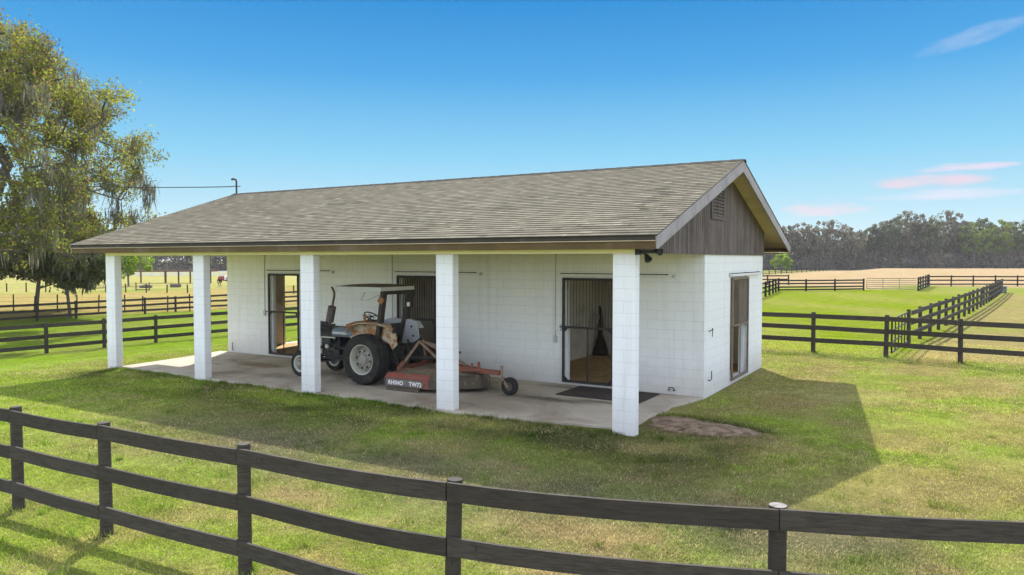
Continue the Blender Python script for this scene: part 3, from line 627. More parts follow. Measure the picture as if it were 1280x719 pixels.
# fenders
fp = [(-7.42,.92),(-7.40,1.20),(-7.25,1.38),(-6.95,1.46),(-6.45,1.47),(-6.18,1.42),(-6.02,1.22),(-5.98,.98),(-6.12,.86),(-6.22,1.00),(-6.40,1.05),(-6.9,1.05),(-7.2,.92)]
fd = MB(); fd.prismy(fp,1.635,1.655)
tops = [(-7.40,1.20),(-7.25,1.38),(-6.95,1.46),(-6.45,1.47),(-6.18,1.42),(-6.06,1.26)]
for (xa,za),(xb,zb) in zip(tops[:-1],tops[1:]): fd.add([(xa,1.42,za-.004),(xb,1.42,zb-.004),(xb,1.655,zb+.004),(xa,1.655,za+.004),(xa,1.42,za-.024),(xb,1.42,zb-.024)],[(0,1,2,3),(4,5,1,0)])
fn = fd.build('fender', M['rust'], tr)
MB().lathe((-6.07,1.63,1.28),(1,0,.2),[(.001,-.03),(.045,-.03),(.05,.02),(.001,.03)],12).build('tail_lamp', M['eng'], fn)
fd = MB(); fd.prismy([(-7.42,.90),(-7.40,1.20),(-7.25,1.40),(-6.95,1.49),(-6.30,1.49),(-6.08,1.44),(-6.02,1.05),(-6.30,.88),(-6.62,.86),(-6.95,.86)],2.50,2.52)
for (xa,za),(xb,zb) in zip(tops[:-1],tops[1:]): fd.add([(xa,2.74,za+.02),(xb,2.74,zb+.02),(xb,2.50,zb+.026),(xa,2.50,za+.026),(xa,2.74,za),(xb,2.74,zb)],[(0,1,2,3),(4,5,1,0)])
fg = fd.build('fender', M['fendg'], tr)
for x,z in ((-6.25,1.32),(-6.9,1.30),(-6.6,1.0),(-6.35,1.0),(-6.8,1.05),(-6.2,1.1)): MB().lathe((x,2.497,z),(0,-1,0),[(.028 if x>-6.3 else .014,0),(.026 if x>-6.3 else .012,.012),(.001,.014)],10).build('fender_bolt', M['eng'], fg)
# roll bar and canopy
rp = MB(); rp.bar((-6.52,1.60,.98),(-6.28,1.55,2.20),.11,.14,(0,1,0)); rp.bar((-6.62,2.53,.90),(-6.30,2.58,2.22),.12,.16,(0,1,0)); rp.bar((-6.28,1.50,2.165),(-6.30,2.63,2.165),.11,.10)
ro = rp.build('roll_bar', M['rops'], tr, bevel=.012)
MB().bar((-6.30,1.50,2.05),(-6.36,1.50,1.93),.05,.14,(1,0,0)).build('mount_bracket', M['rust2'], ro)
MB().bar((-6.33,1.57,2.15),(-6.80,1.57,1.98),.03,.02).bar((-6.80,1.57,1.98),(-7.0,1.57,1.98),.02,.02).bar((-7.0,1.57,1.98),(-6.88,1.57,2.16),.02,.02).build('canopy_brace', M['galv'], ro)
MB().box(-6.36,2.46,1.80,-6.30,2.51,1.90).build('reflector', M['letter'], ro)
cn = MB(); nxc,nyc = 10,8; vs = []; X0,X1,Y0,Y1 = -7.60,-6.19,1.33,2.54
for j in range(nyc+1):
    for i in range(nxc+1):
        u,v = i/nxc,j/nyc; vs.append((X0+(X1-X0)*u, Y0+(Y1-Y0)*v, 2.295+.05*(1-(2*u-1)**4)*(1-(2*v-1)**4)))
fs = [(j*(nxc+1)+i,j*(nxc+1)+i+1,(j+1)*(nxc+1)+i+1,(j+1)*(nxc+1)+i) for j in range(nyc) for i in range(nxc)]
cn.add(vs,fs,0)
cn.box(X0,Y0,2.205,X1,Y0+.015,2.293,1); cn.box(X0,Y1-.015,2.205,X1,Y1,2.293,1); cn.box(X0,Y0+.016,2.205,X0+.015,Y1-.016,2.293,1); cn.box(X1-.015,Y0+.016,2.205,X1,Y1-.016,2.293,1)
cn.add([(X0+.02,Y0+.02,2.285),(X1-.02,Y0+.02,2.285),(X1-.02,Y1-.02,2.285),(X0+.02,Y1-.02,2.285)],[(0,1,2,3)],1)
cn.build('canopy', [M['canopyt'],M['canopy']], tr)
mf = MB(); mf.path([(-8.36,1.96,1.22),(-8.40,1.96,1.40)],.032,10); mf.path([(-8.40,1.96,1.36),(-8.395,1.96,1.38),(-8.30,1.96,1.76),(-8.292,1.96,1.78)],[.04,.098,.098,.04],16)
mf.path([(-8.30,1.96,1.76),(-8.24,1.96,1.98),(-8.225,1.96,2.08),(-8.25,1.96,2.16),(-8.31,1.96,2.24)],.029,10)
mf.build('exhaust', M['muff'], tr, smooth=40)
lk = MB(); lk.bar((-6.30,1.78,.62),(-5.75,1.62,.48),.05,.06).bar((-6.30,2.36,.62),(-5.75,2.52,.48),.05,.06).bar((-6.26,TY,.92),(-5.60,TY,1.02),.04,.05).bar((-6.30,1.74,1.0),(-6.0,1.70,.56),.035,.035).bar((-6.30,2.40,1.0),(-6.0,2.44,.56),.035,.035).lathe((-6.22,TY,.62),(1,0,0),[(.001,-.1),(.09,-.1),(.09,.1),(.04,.14),(.001,.14)],12)
lk.ball((-6.22,1.72,1.12),.11,1,.7,1.2)
lk.build('hitch_linkage', M['eng'], tr, bevel=.006)

# ------------------------------------------------------------------ rotary mower
mw = thing('rotary_mower', 'red rotary mower deck with grass clippings hitched behind the tractor', 'mower', (-4.9,TY,.05))
NY,FY = 1.14,3.0
dk = [(-5.92,NY),(-4.72,NY),(-4.52,NY+.14),(-4.0,NY+.56),(-3.86,NY+.74),(-3.86,FY-.74),(-4.0,FY-.56),(-4.52,FY-.14),(-4.72,FY),(-5.92,FY)]
d = MB(); n_ = len(dk)
inn = [((x+4.95)*.93-4.95,(y-TY)*.90+TY) for x,y in dk]
for i in range(n_):
    j = (i+1)%n_; (xa,ya),(xb,yb) = dk[i],dk[j]; (ia,ja),(ib,jb) = inn[i],inn[j]
    mi = 0 if i in (0,9,8) else 1
    d.add([(xa,ya,.14),(xb,yb,.14),(xb,yb,.345),(xa,ya,.345)],[(0,1,2,3)],mi); d.add([(xa,ya,.345),(xb,yb,.345),(ib,jb,.42),(ia,ja,.42)],[(0,1,2,3)],mi)
d.add([(x,y,.42) for x,y in inn],[tuple(range(n_))],0); d.add([(x,y,.20) for x,y in dk],[tuple(range(n_))],1)
deck = d.build('deck', [M['red'],M['skirt']], mw, bevel=.01)
d = MB(); d.box(-5.85,NY-.045,.05,-4.95,NY-.003,.12); d.prismy([(-5.86,.12),(-5.92,.20),(-5.92,.32),(-4.88,.32),(-4.80,.24),(-4.95,.12)],NY-.022,NY-.004); d.build('skid_shoe', M['skirt'], deck, bevel=.008)
MB().box(-5.86,NY-.029,.160,-4.90,NY-.023,.305).build('decal_strip', M['decal'], deck)
def lettering(txt, x, z, size, y, parent, name='lettering'):
    cu = bpy.data.curves.new(name,'FONT'); cu.body = txt; cu.size = size; cu.extrude = .0015; cu.offset = .0035; cu.space_character = 1.08
    tmp = bpy.data.objects.new(name,cu); COL.objects.link(tmp)
    me = bpy.data.meshes.new_from_object(tmp.evaluated_get(bpy.context.evaluated_depsgraph_get())); bpy.data.objects.remove(tmp)
    me.transform(Matrix.Translation(Vector((x,y,z))-Vector(parent['_o']))@Matrix.Rotation(R(90),4,'X')); me.materials.clear(); me.materials.append(M['letter'])
    o = bpy.data.objects.new(name,me); COL.objects.link(o); o.parent = parent; o['_o'] = tuple(parent['_o']); return o
lettering('RHINO',-5.80,.185,.125,NY-.032,deck); lettering('TW72',-5.22,.185,.125,NY-.032,deck)
# clippings lying on the deck
N = 26; vs = []; 
for j in range(N+1):
    for i in range(N+1):
        u,v = i/N,j/N; x = -5.80+1.75*u; yw = (FY-NY)*.5*.86*(1-.48*max(0,(u-.5)/.5)); y = TY+(2*v-1)*yw
        ed = min(u,1-u,v,1-v)*6; h = .421+min(1,ed)*(.03+.09*float(fbm(np.array([x]),np.array([y]),3.,4)[0]))
        vs.append((x+random.uniform(-.02,.02),y+random.uniform(-.02,.02),h if ed>0 else .4215))
fs = [(j*(N+1)+i,j*(N+1)+i+1,(j+1)*(N+1)+i+1,(j+1)*(N+1)+i) for j in range(N) for i in range(N)]
MB().add(vs,fs).build('clippings', M['litter'], deck, smooth=True)
fr = MB()
for y in (TY-.42,TY+.42): fr.bar((-5.95,y,.40),(-5.78,y,.60),.10,.10).bar((-5.88,y,.44),(-5.6,y,.44),.06,.08)
fr.box(-5.95,TY-.5,.42,-5.85,TY+.5,.50)
fr.build('hitch_frame', M['redrust'], mw, bevel=.008)
br = MB(); ap = (-5.62,TY,1.04)
for y in (TY-.42,TY+.42): br.bar((-5.82,y,.56),(-5.62,TY+(.06 if y>TY else -.06),1.06),.045,.05)
for y in (TY-.12,TY+.12): br.bar((-5.62,TY+(.06 if y>TY else -.06),1.04),(-4.55,y-(.25 if y<TY else -.25),.50),.04,.045)
br.bar((-5.62,TY+.08,1.03),(-4.72,TY+.30,.80),.04,.045)
br.build('brace_frame', M['pale'], mw)
gb = MB(); gb.box(-5.10,TY-.20,.43,-4.72,TY+.20,.60); gb.prismy([(-5.05,.60),(-4.78,.60),(-4.82,.86),(-5.0,.86)],TY-.15,TY+.15); gb.lathe((-4.91,TY,.86),(0,0,1),[(.13,0),(.13,.05),(.05,.09),(.001,.09)],14)
g_ = gb.build('gearbox', M['redrust'], mw, bevel=.012)
MB().box(-4.98,TY-.158,.66,-4.86,TY-.152,.76).build('decal', M['letter'], g_)
MB().tube((-6.12,TY,.62),(-5.05,TY,.70),.045,12).build('drive_shaft', M['eng'], mw)
tb = MB(); tb.bar((-4.72,TY-.10,.52),(-3.40,TY-.14,.50),.10,.10).bar((-4.72,TY+.16,.52),(-3.75,TY-.06,.50),.06,.08); tb.bar((-4.4,TY-.3,.5),(-3.75,TY-.14,.53),.05,.05)
tb.box(-4.15,TY-.16,.55,-4.10,TY-.12,.66); tb.box(-3.98,TY-.16,.55,-3.92,TY-.11,.70)
tb.build('tail_beam', M['redrust'], mw, bevel=.008)
tf = MB(); tf.tube((-3.36,TY-.14,.36),(-3.36,TY-.14,.66),.032,10); tf.bar((-3.36,TY-.14,.42),(-3.16,TY-.25,.24),.035,.06).bar((-3.36,TY-.14,.42),(-3.16,TY-.03,.24),.035,.06).tube((-3.16,TY-.27,.24),(-3.16,TY-.01,.24),.02)
tf.build('tail_fork', M['pale'], mw)
tw = MB(); tw.lathe((-3.16,TY-.14,.24),(0,1,0),[(.09,-.05),(.15,-.075),(.185,-.05),(.19,0),(.185,.05),(.15,.075),(.09,.05)],26); tw_ = tw.build('tail_wheel', M['tire'], mw, smooth=40)
MB().lathe((-3.16,TY-.14,.24),(0,1,0),[(.001,-.055),(.04,-.055),(.05,-.03),(.092,-.04),(.092,.04),(.05,.03),(.04,.055),(.001,.055)],18).build('wheel_hub', M['muff'], tw_, smooth=40)

# ------------------------------------------------------------------ fences
def crom(P, n=6):
    P = [np.array(p,float) for p in P]; out = []
    for i in range(len(P)-1):
        p0,p1,p2,p3 = P[max(i-1,0)],P[i],P[i+1],P[min(i+2,len(P)-1)]
        out.append([.5*((2*p1)+(-p0+p2)*t+(2*p0-5*p1+4*p2-p3)*t*t+(-p0+3*p1-3*p2+p3)*t**3) for t in [k/n for k in range(n+1)]])
    return out
def fence(name,label,P,side,rails,ht=1.22,pw=.12,bh=.14,th=.03,mat=None,round_=True,curve=False,mesh_at=None,cap=False,tilt=.012,cat='fence'):
    """posts at P (x,y), boards on `side` (+1 left of travel, -1 right); every post and every board a part"""
    mat = mat or M['fence']; P = [(x,y,float(gz(x,y))) for x,y in P]
    f = thing(name,label,cat,P[0])
    segs = crom([p[:2] for p in P],6) if curve else [[np.array(a[:2]),np.array(b_[:2])] for a,b_ in zip(P[:-1],P[1:])]
    for i,(x,y,z) in enumerate(P):
        q = MB(); tx,ty = random.gauss(0,tilt),random.gauss(0,tilt); h = ht+random.uniform(-.012,.02)
        if round_:
            pts = [(x,y,z-.15),(x+tx*.5,y+ty*.5,z+h*.5),(x+tx,y+ty,z+h)]; q.path(pts,[pw*.52,pw*.5,pw*.49],14,cap=False)
            k = len(q.v)-14; q.f.append(tuple(range(k,k+14))); q.m.append(1 if cap is True or (cap is not False and i in cap) else 0)
        else: q.bar((x,y,z-.15),(x+tx,y+ty,z+h),pw,pw)
        q.build('post',[mat,M['fence_cap']],f,smooth=(40 if round_ else False))
    for sgm in segs:
        pts = [np.array((p[0],p[1])) for p in sgm]
        for zr in rails:
            q = MB(); V = []; j0,j1 = random.uniform(-.012,.012),random.uniform(-.012,.012); n_ = len(pts); dirs = []
            for k,p in enumerate(pts):
                dd = pts[min(k+1,n_-1)]-pts[max(k-1,0)]; dd = dd/np.hypot(*dd); nrm = np.array((-dd[1],dd[0]))*side
                z = float(gz(*p))+zr+j0+(j1-j0)*k/(n_-1)-.010*math.sin(math.pi*k/(n_-1))
                pe = p+dd*(.003 if k==0 else -.003 if k==n_-1 else 0)
                a = pe+nrm*(pw*.5-.004); c = pe+nrm*(pw*.5-.004+th)
                V += [(*a,z-bh),(*c,z-bh),(*c,z),(*a,z)]
            fs = [(4*k+i,4*k+(i+1)%4,4*(k+1)+(i+1)%4,4*(k+1)+i) for k in range(n_-1) for i in range(4)]+[(3,2,1,0),tuple(4*(n_-1)+i for i in range(4))]
            q.add(V,fs)
            if curve:                                          # nail heads at both ends
                for k,kk in ((0,1),(n_-1,n_-2)):
                    e0,e1 = np.array(V[4*k+1]),np.array(V[4*kk+1]); dd = (e1-e0)/np.linalg.norm(e1-e0); nn = np.array((-dd[1],dd[0],0.))*side*(1 if k==0 else -1)
                    for zo in (.035,.105):
                        q.lathe(tuple(e0+dd*.035+np.array((0,0,zo))+nn*.0),tuple(nn),[(.0045,0),(.0045,.002),(.001,.003)],6,0)
            q.build('rail',[mat,M['galv']],f)
    return f
FG = [(-10.9,-7.15),(-8.8,-7.13),(-6.6,-7.10),(-4.48,-7.05),(-2.77,-7.0),(-.71,-6.9),(1.55,-6.77),(3.87,-6.08),(5.95,-5.18),(8.0,-4.2),(10.,-3.1)]
fence('board_fence','weathered three board fence curving across the foreground grass',FG,-1,(1.19,.765,.345),1.215,.125,.145,.03,curve=True,cap=(7,8))
NR = [(-18.9,13.75),(-16.6,13.72),(-14.3,13.7),(-12.,13.68),(-9.8,13.66),(-7.6,13.64),(-5.4,13.6),(-3.2,13.55),(-1.05,13.42),(1.09,13.27),(3.14,13.13),(5.04,12.74),(7.1,12.45),(9.3,12.2),(11.5,12.),(13.8,11.9)]
nrf = fence('board_fence','dark three board fence crossing the lawn just behind the barn',NR,-1,(1.22,.86,.48),1.27,.13,.14,.03)
dn = 22; DG = [(DIAG0[0]+(DIAG1[0]-DIAG0[0])*i/dn+.25*math.sin(i/dn*3.1), DIAG0[1]+(66.5-DIAG0[1])*i/dn) for i in range(dn+1)]
fence('board_fence','long dark three board fence receding between green paddock and dry pasture',DG,-1,(1.17,.82,.46),1.2,.13,.15,.03,tilt=.02)
fence('board_fence','dark four board fence left of the tube gate behind the green paddock',[(-8.95,58.6),(-6.9,60.4),(-4.75,62.6),(-2.58,65.0)],-1,(1.05,.78,.47,.22),1.12,.14,.13,.03,mat=M['fence2'],round_=False)
fence('board_fence','dark side fence of the green paddock receding next to the barn corner',[(-6.95,38.),(-7.2,40.6),(-7.4,43.2),(-7.65,45.8),(-7.9,48.4),(-8.15,51.),(-8.4,53.6),(-8.7,56.2),(-8.95,58.6)],1,(1.12,.78,.44),1.2,.14,.14,.03,mat=M['fence2'],round_=False)
fence('board_fence','short two board fence section behind the paddock corner near the barn',[(-15.6,74.8),(-13.6,76.),(-11.56,77.3)],-1,(1.1,.7),1.15,.13,.14,.03,mat=M['fence2'],round_=False)
fence('board_fence','dark fence end seen edge on, right of the tube gate',[(1.85,66.1),(1.95,69.),(2.05,72.),(2.17,75.),(2.25,78.),(2.3,80.4)],-1,(1.2,.85,.5,.2),1.28,.14,.15,.03,mat=M['fence2'],round_=False)
fence('board_fence','dark three board fence along the green strip at far right',[(2.3+2.05*i,80.5+1.2*i) for i in range(10)],-1,(1.12,.72,.3),1.18,.14,.14,.03,mat=M['fence2'],round_=False)
fence('board_fence','dark three board fence beside the meadow left of the porch',[(-25.9+.055*i*2.2,-9.4+2.2*i) for i in range(14)],1,(1.14,.72,.32),1.2,.14,.15,.03)
fence('board_fence','second board fence further out in the left meadow',[(-41.3,y) for y in np.arange(-2.,46.,2.25)],1,(1.03,.66,.3),1.08,.14,.14,.03)
# far fences along the wood
fence('board_fence','thin dark fence along the foot of the far tree line',[(-62+3.2*i,262-.0*i+.0*i) for i in range(34)],-1,(1.15,.7,.3),1.25,.2,.13,.04,mat=M['fence2'],round_=False)
fence('board_fence','dark fence slanting across the buff field towards the trees',[(-36.+.3*i,122+5.4*i) for i in range(22)],1,(1.1,.7,.35),1.25,.16,.14,.04,mat=M['fence2'],round_=False)
fence('board_fence','white board fence far off in front of the left tree line',[(-150.2+2.6*i,83.6+1.55*i) for i in range(12)],1,(1.05,.65,.3),1.1,.14,.2,.04,mat=M['wfence'],round_=False,cap=False)
def wire_fence(label,P,ht,rp,wires,mat,pm):
    P = [(x,y,float(gz(x,y))) for x,y in P]; f = thing('wire_fence',label,'fence',P[0])
    for x,y,z in P:
        MB().bar((x,y,z-.1),(x+random.gauss(0,.03),y+random.gauss(0,.03),z+ht*random.uniform(.9,1.08)),rp,rp).build('post',pm,f)
    q = MB()
    for w_ in wires:
        q.path([(x,y,z+w_) for x,y,z in P],.006,4)
    q.build('wires',mat,f); return f
wire_fence('wire fence on thin uneven posts behind the second left fence',[(-56.+1.28*i,11.6+.78*i+random.uniform(-.3,.3)) for i in range(20)],1.15,.06,(.35,.7,1.0),M['wire2'],M['fence'])
wire_fence('wire fence at the far edge of the tan strip in the left meadow',[(-99.+2.2*i,24.8+.95*i) for i in range(24)],.95,.10,(.4,.8),M['wire2'],M['fence'])
# gates
def gate(name,label,p,q,ht,nr,nv,r,mat,z0=.18):
    p,q = np.array(p),np.array(q); g_ = thing(name,label,'gate',(p[0],p[1],0)); P3 = lambda t,z:(p[0]+(q[0]-p[0])*t,p[1]+(q[1]-p[1])*t,z)
    fr = MB(); fr.path([P3(0,z0),P3(0,ht),P3(1,ht),P3(1,z0),P3(0,z0)],r,8); fr.build('gate_frame',mat,g_)
    for i in range(1,nr): MB().tube(P3(.002,z0+(ht-z0)*i/nr),P3(.998,z0+(ht-z0)*i/nr),r*.8,6).build('gate_rail',mat,g_)
    for i in range(1,nv): MB().tube(P3(i/nv,z0),P3(i/nv,ht),r*.8,6).build('gate_upright',mat,g_)
    return g_
gate('tube_gate','grey tube gate closing the far end of the green paddock',(-2.35,65.25),(1.68,66.05),1.15,5,3,.032,M['wire2'])
gate('paddock_gate','narrow black barred gate beside the fence junction behind the barn',(3.27,13.45),(3.50,17.15),1.12,3,5,.026,M['dark'],.12)
t_ = thing('water_trough','small grey water trough at the end of the receding fence','trough',(8.15,66.0,0))
b = MB(); b.box(7.72,65.7,.02,8.62,66.3,.50); b.build('tub',M['trough'],t_,bevel=.04)
b = MB(); 
for a in ((7.68,65.66,8.66,65.74),(7.68,66.26,8.66,66.34),(7.68,65.74,7.76,66.26),(8.58,65.74,8.66,66.26)): b.box(a[0],a[1],.50,a[2],a[3],.56)
b.build('rim',M['trough'],t_)
# far left meadow: shelter, feeder, log, horse
sx,sy = -98.,58.; z = -.7
sh = thing('field_shelter','open timber field shelter with flat roof in the far left meadow','shelter',(sx,sy,z))
for dx,dy in ((-3.2,-1.8),(.1,.1),(1.6,1.2),(-2.,1.4),(3.,2.2),(5.5,3.9)): MB().bar((sx+dx,sy+dy,z),(sx+dx,sy+dy,z+1.75),.16,.16).build('post',M['shelter'],sh)
MB().bar((sx-3.9,sy-2.2,z+1.82),(sx+6.2,sy+4.3,z+1.88),2.2,.26).build('roof',M['shelter'],sh)
fx,fy = -81.7,48.5
fd_ = thing('hay_feeder','low round grey hay feeder on the far left meadow','feeder',(fx,fy,z))
MB().lathe((fx,fy,z),(0,0,1),[(.62,0),(.68,.1),(.66,.42),(.60,.42),(.58,.1)],18).build('ring',M['muff'],fd_)
b = MB(); b.lathe((fx,fy,z+.22),(0,0,1),[(.57,0),(.4,.18),(.001,.26)],12); b.build('hay',M['litter'],fd_)
lg = MB(); lg.path([(-83.6,44.8,z+.12),(-83.0,45.2,z+.24),(-82.4,45.7,z+.15)],[.16,.24,.14],8); tag(lg.build('fallen_log',M['bark']),'short dark log lying in the far left meadow','log')
gp = thing('goal_frame','low dark U shaped bar standing in the far left meadow','frame',(-75.5,40.,z))
MB().bar((-76.3,39.7,z),(-76.3,39.7,z+.95),.09,.09).build('post',M['shelter'],gp); MB().bar((-75.,40.5,z),(-75.,40.5,z+.95),.09,.09).build('post',M['shelter'],gp); MB().bar((-76.3,39.7,z+.12),(-75.,40.5,z+.12),.06,.08).build('crossbar',M['shelter'],gp)

def skin_mesh(name, joints, edges, mat, parent=None, root=0, level=2):
    me = bpy.data.meshes.new(name); org = Vector(parent['_o']) if parent else Vector((0,0,0))
    me.from_pydata([tuple(Vector(j[:3])) for j in joints],edges,[]); me.materials.append(mat)
    o = bpy.data.objects.new(name,me); COL.objects.link(o)
    if not me.skin_vertices: 
        bm = bmesh.new(); bm.from_mesh(me); bm.verts.layers.skin.verify(); bm.to_mesh(me); bm.free()
    for k,j in enumerate(joints):
        sv = me.skin_vertices[0].data[k]; sv.radius = (j[3],j[3]) if len(j)<5 else (j[3],j[4]); sv.use_root = k==root
    o.modifiers.new('Skin','SKIN'); m = o.modifiers.new('Sub','SUBSURF'); m.levels = m.render_levels = level
    if parent: o.parent = parent; o['_o'] = tuple(parent['_o'])
    return o
# horse built around its own origin, facing +x, then turned
hx,hy = -77.8,52.9
ho = thing('horse','dark horse in a maroon blanket with pale patch grazing in the far left meadow','horse',(hx,hy,z)); ho['_o'] = (0,0,0)
J = [(-.55,0,1.08,.26),(-.1,0,1.05,.27),(.4,0,1.07,.27),(.62,0,1.12,.20),(.85,0,.98,.13),(1.08,0,.72,.10),(1.2,0,.5,.10),(1.27,0,.3,.07),
     (-.62,-.14,.85,.15),(-.55,-.15,.62,.085),(-.72,-.15,.45,.06),(-.66,-.15,.2,.042),(-.62,-.15,.03,.055),
     (-.5,.14,.85,.15),(-.42,.15,.62,.085),(-.58,.15,.45,.06),(-.52,.15,.2,.042),(-.48,.15,.03,.055),
     (.5,-.14,.78,.10),(.5,-.14,.45,.058),(.48,-.14,.2,.042),(.5,-.14,.03,.055),(.62,.14,.78,.10),(.66,.14,.45,.058),(.68,.14,.2,.042),(.70,.14,.03,.055),
     (1.08,-.05,.60,.02),(-.80,0,1.05,.06),(-.90,0,.75,.06),(-.90,0,.45,.03)]
Ed = [(0,1),(1,2),(2,3),(3,4),(4,5),(5,6),(6,7),(0,8),(8,9),(9,10),(10,11),(11,12),(0,13),(13,14),(14,15),(15,16),(16,17),(2,18),(18,19),(19,20),(20,21),(2,22),(22,23),(23,24),(24,25),(0,27),(27,28),(28,29)]
J.pop(26); Ed = [(a-(a>26),b_-(b_>26)) for a,b_ in Ed]
skin_mesh('body',J,Ed,M['horse'],ho,1)
bl = MB()
ring = lambda x,r,zc:[(x,math.sin(a)*r*1.0,zc+math.cos(a)*r*1.05) for a in np.linspace(-2.0,2.0,13)]
vs = []; 
for x,r,zc in ((-.72,.27,1.06),(-.5,.325,1.06),(-.1,.335,1.04),(.35,.335,1.06),(.62,.28,1.10)): vs += ring(x,r,zc)
bl.add(vs,[(i*13+j,i*13+j+1,(i+1)*13+j+1,(i+1)*13+j) for i in range(4) for j in range(12)]); k_ = bl.build('blanket',M['blanket'],ho,smooth=True)
mo = k_.modifiers.new('Solid','SOLIDIFY'); mo.thickness = .02; mo.offset = 1
pb = MB(); pb.add([(x,y*1.06,zc+(z_-zc)*1.06) for x,zc in ((.12,1.05),(.42,1.06)) for (_,y,z_) in ring(x,.345,zc)],[(j,j+1,13+j+1,13+j) for j in range(12)]); pb.build('pale_panel',M['blankp'],k_)
ears = MB()
for s_ in (-1,1): ears.lathe((1.13,s_*.06,.66),(-.5,s_*.3,.5),[(.03,0),(.02,.06),(.001,.11)],6)
ears.build('ears',M['horse'],ho); ho.rotation_euler = (0,0,R(32))

# ------------------------------------------------------------------ trees
def quads(C, size, aspect=1.6, droop=None, rg=rng):
    """random leaf quads at centres C"""
    n = len(C); a = rg.normal(size=(n,3)); a /= np.linalg.norm(a,axis=1)[:,None]
    if droop is not None: a = a*(1-droop)+np.array((0,0,-1))*droop; a /= np.linalg.norm(a,axis=1)[:,None]
    b_ = rg.normal(size=(n,3)); b_ -= a*(a*b_).sum(1)[:,None]; b_ /= np.linalg.norm(b_,axis=1)[:,None]
    s = (size*rg.uniform(.6,1.35,n))[:,None] if np.isscalar(size) else (size*rg.uniform(.6,1.35,n))[:,None]
    a = a*s*aspect*.5; b_ = b_*s*.5
    V = np.stack([C-a*1.0,C+b_*.9-a*.1,C+a,C-b_*.9-a*.1],1).reshape(-1,3); F = np.arange(4*n).reshape(n,4); return V,F
# --- the big oak hung with moss
og = np.random.default_rng(21)
TB = (-40.3,5.6,-.7)
oak = thing('oak_tree','tall spreading oak at left with sparse foliage and hanging grey moss','tree',TB)
def envelope(az, el):
    """crown radius in a direction, uneven"""
    return (.86+.14*min(1,max(0,(el-.02)/.4)))*(11.3+1.1*math.sin(3*az+.4)+.9*math.sin(5*az+1.7)+.7*math.sin(4*el+2*az))*(1 if el>=0 else 1-.42*min(1,-el/1.2))*(1-.12*max(0,el)**2)
NODES = [Vector((TB[0],TB[1],TB[2]-.3)),Vector((TB[0],TB[1],TB[2]+.5)),Vector((TB[0]+.1,TB[1],.9)),Vector((TB[0]+.05,TB[1]-.05,2.2)),Vector((TB[0],TB[1],3.4)),Vector((TB[0]-.1,TB[1]+.1,4.8))]; PAR = [-1,0,1,2,3,4]
TG = []
while len(TG)<430:
    d = og.normal(size=3); d /= np.linalg.norm(d); el = math.asin(d[2]); az = math.atan2(d[1],d[0])
    if el<-.45: continue
    rr = envelope(az,el)*og.uniform(.3,1.)**.5; p = Vector((TB[0]+d[0]*rr,TB[1]+d[1]*rr,5.4+d[2]*rr*(1.12 if d[2]>0 else .75)))
    if float(fbm(np.array([p.x+p.z*.6]),np.array([p.y-p.z*.5]),.22,83,2)[0])<.46 and rr>5: continue
    TG.append(p)
TG.sort(key=lambda p:(p-Vector((TB[0],TB[1],4.2))).length)
tipn = []
for p in TG:
    A = np.array([tuple(q) for q in NODES[3:]]); D = np.linalg.norm(A-np.array(p),axis=1); hub = np.linalg.norm(A-np.array((TB[0],TB[1],4.2)),axis=1)
    k = int(np.argmin(D+.30*hub+np.where(A[:,2]>p.z+1.2,2.5,0)))+3; q = NODES[k]; L = (p-q).length; n_ = max(2,int(L/.75)); prev = k
    side = Vector(og.normal(0,.10*L,3)); side.z = abs(side.z)*.5-.02*L
    for t in range(1,n_+1):
        u = t/n_; w_ = q.lerp(p,u)+side*math.sin(math.pi*u)+Vector(og.normal(0,.05,3)); NODES.append(w_); PAR.append(prev); prev = len(NODES)-1
    tipn.append(prev)
cnt = np.zeros(len(NODES))
for k in tipn:
    while k>=0: cnt[k] += 1; k = PAR[k]
rad = .016+.022*cnt**.50; rad[:6] = [.95,.70,.60,.56,.48,.34]
wood = MB(); kidsn = {}
for k,p_ in enumerate(PAR): kidsn.setdefault(p_,[]).append(k)
seen = set()
def runs(start, par):
    st = [(start,par)]
    while st:
        k,p_ = st.pop(); pts = [NODES[p_],NODES[k]] if p_>=0 else [NODES[k]]; rd = [min(rad[p_],rad[k]*1.25),rad[k]] if p_>=0 else [rad[k]]
        while k in kidsn:
            ch = sorted(kidsn[k],key=lambda c:-cnt[c])
            for c in ch[1:]: st.append((c,k))
            k = ch[0]; pts.append(NODES[k]); rd.append(rad[k])
        if len(pts)>1: wood.path(pts,rd,12 if rd[0]>.3 else 7 if rd[0]>.09 else 4,cap=False)
runs(0,-1)
# twigs
tips = []
for k in range(6,len(NODES)):
    if cnt[k]>9: continue
    for _ in range(int(og.integers(1,4))):
        d = Vector(og.normal(size=3)); par = (NODES[k]-NODES[PAR[k]]).normalized(); d = (d.normalized()+par*.9+Vector((0,0,.15))).normalized(); L = og.uniform(.5,1.5); m1 = NODES[k]+d*L*.5+Vector(og.normal(0,.05,3)); m2 = NODES[k]+d*L+Vector(og.normal(0,.08,3))
        wood.path([NODES[k],m1,m2],[.016,.011,.006],3,cap=False); tips += [m1,m1.lerp(m2,.5),m2]
wood.build('trunk',M['bark'],oak,smooth=True,fix=False)
tp = np.array([tuple(q) for q in tips]); print('oak twig points',len(tp))
keepn = fbm(tp[:,0]+tp[:,2]*.7,tp[:,1]-tp[:,2]*.4,.40,31,3)
leafp = tp[keepn>.53+.04*np.clip((tp[:,2]-7)/6,-1.2,1)]; NL = int(118000/len(leafp)); C = np.repeat(leafp,NL,0)+og.normal(0,.24,(len(leafp)*NL,3))
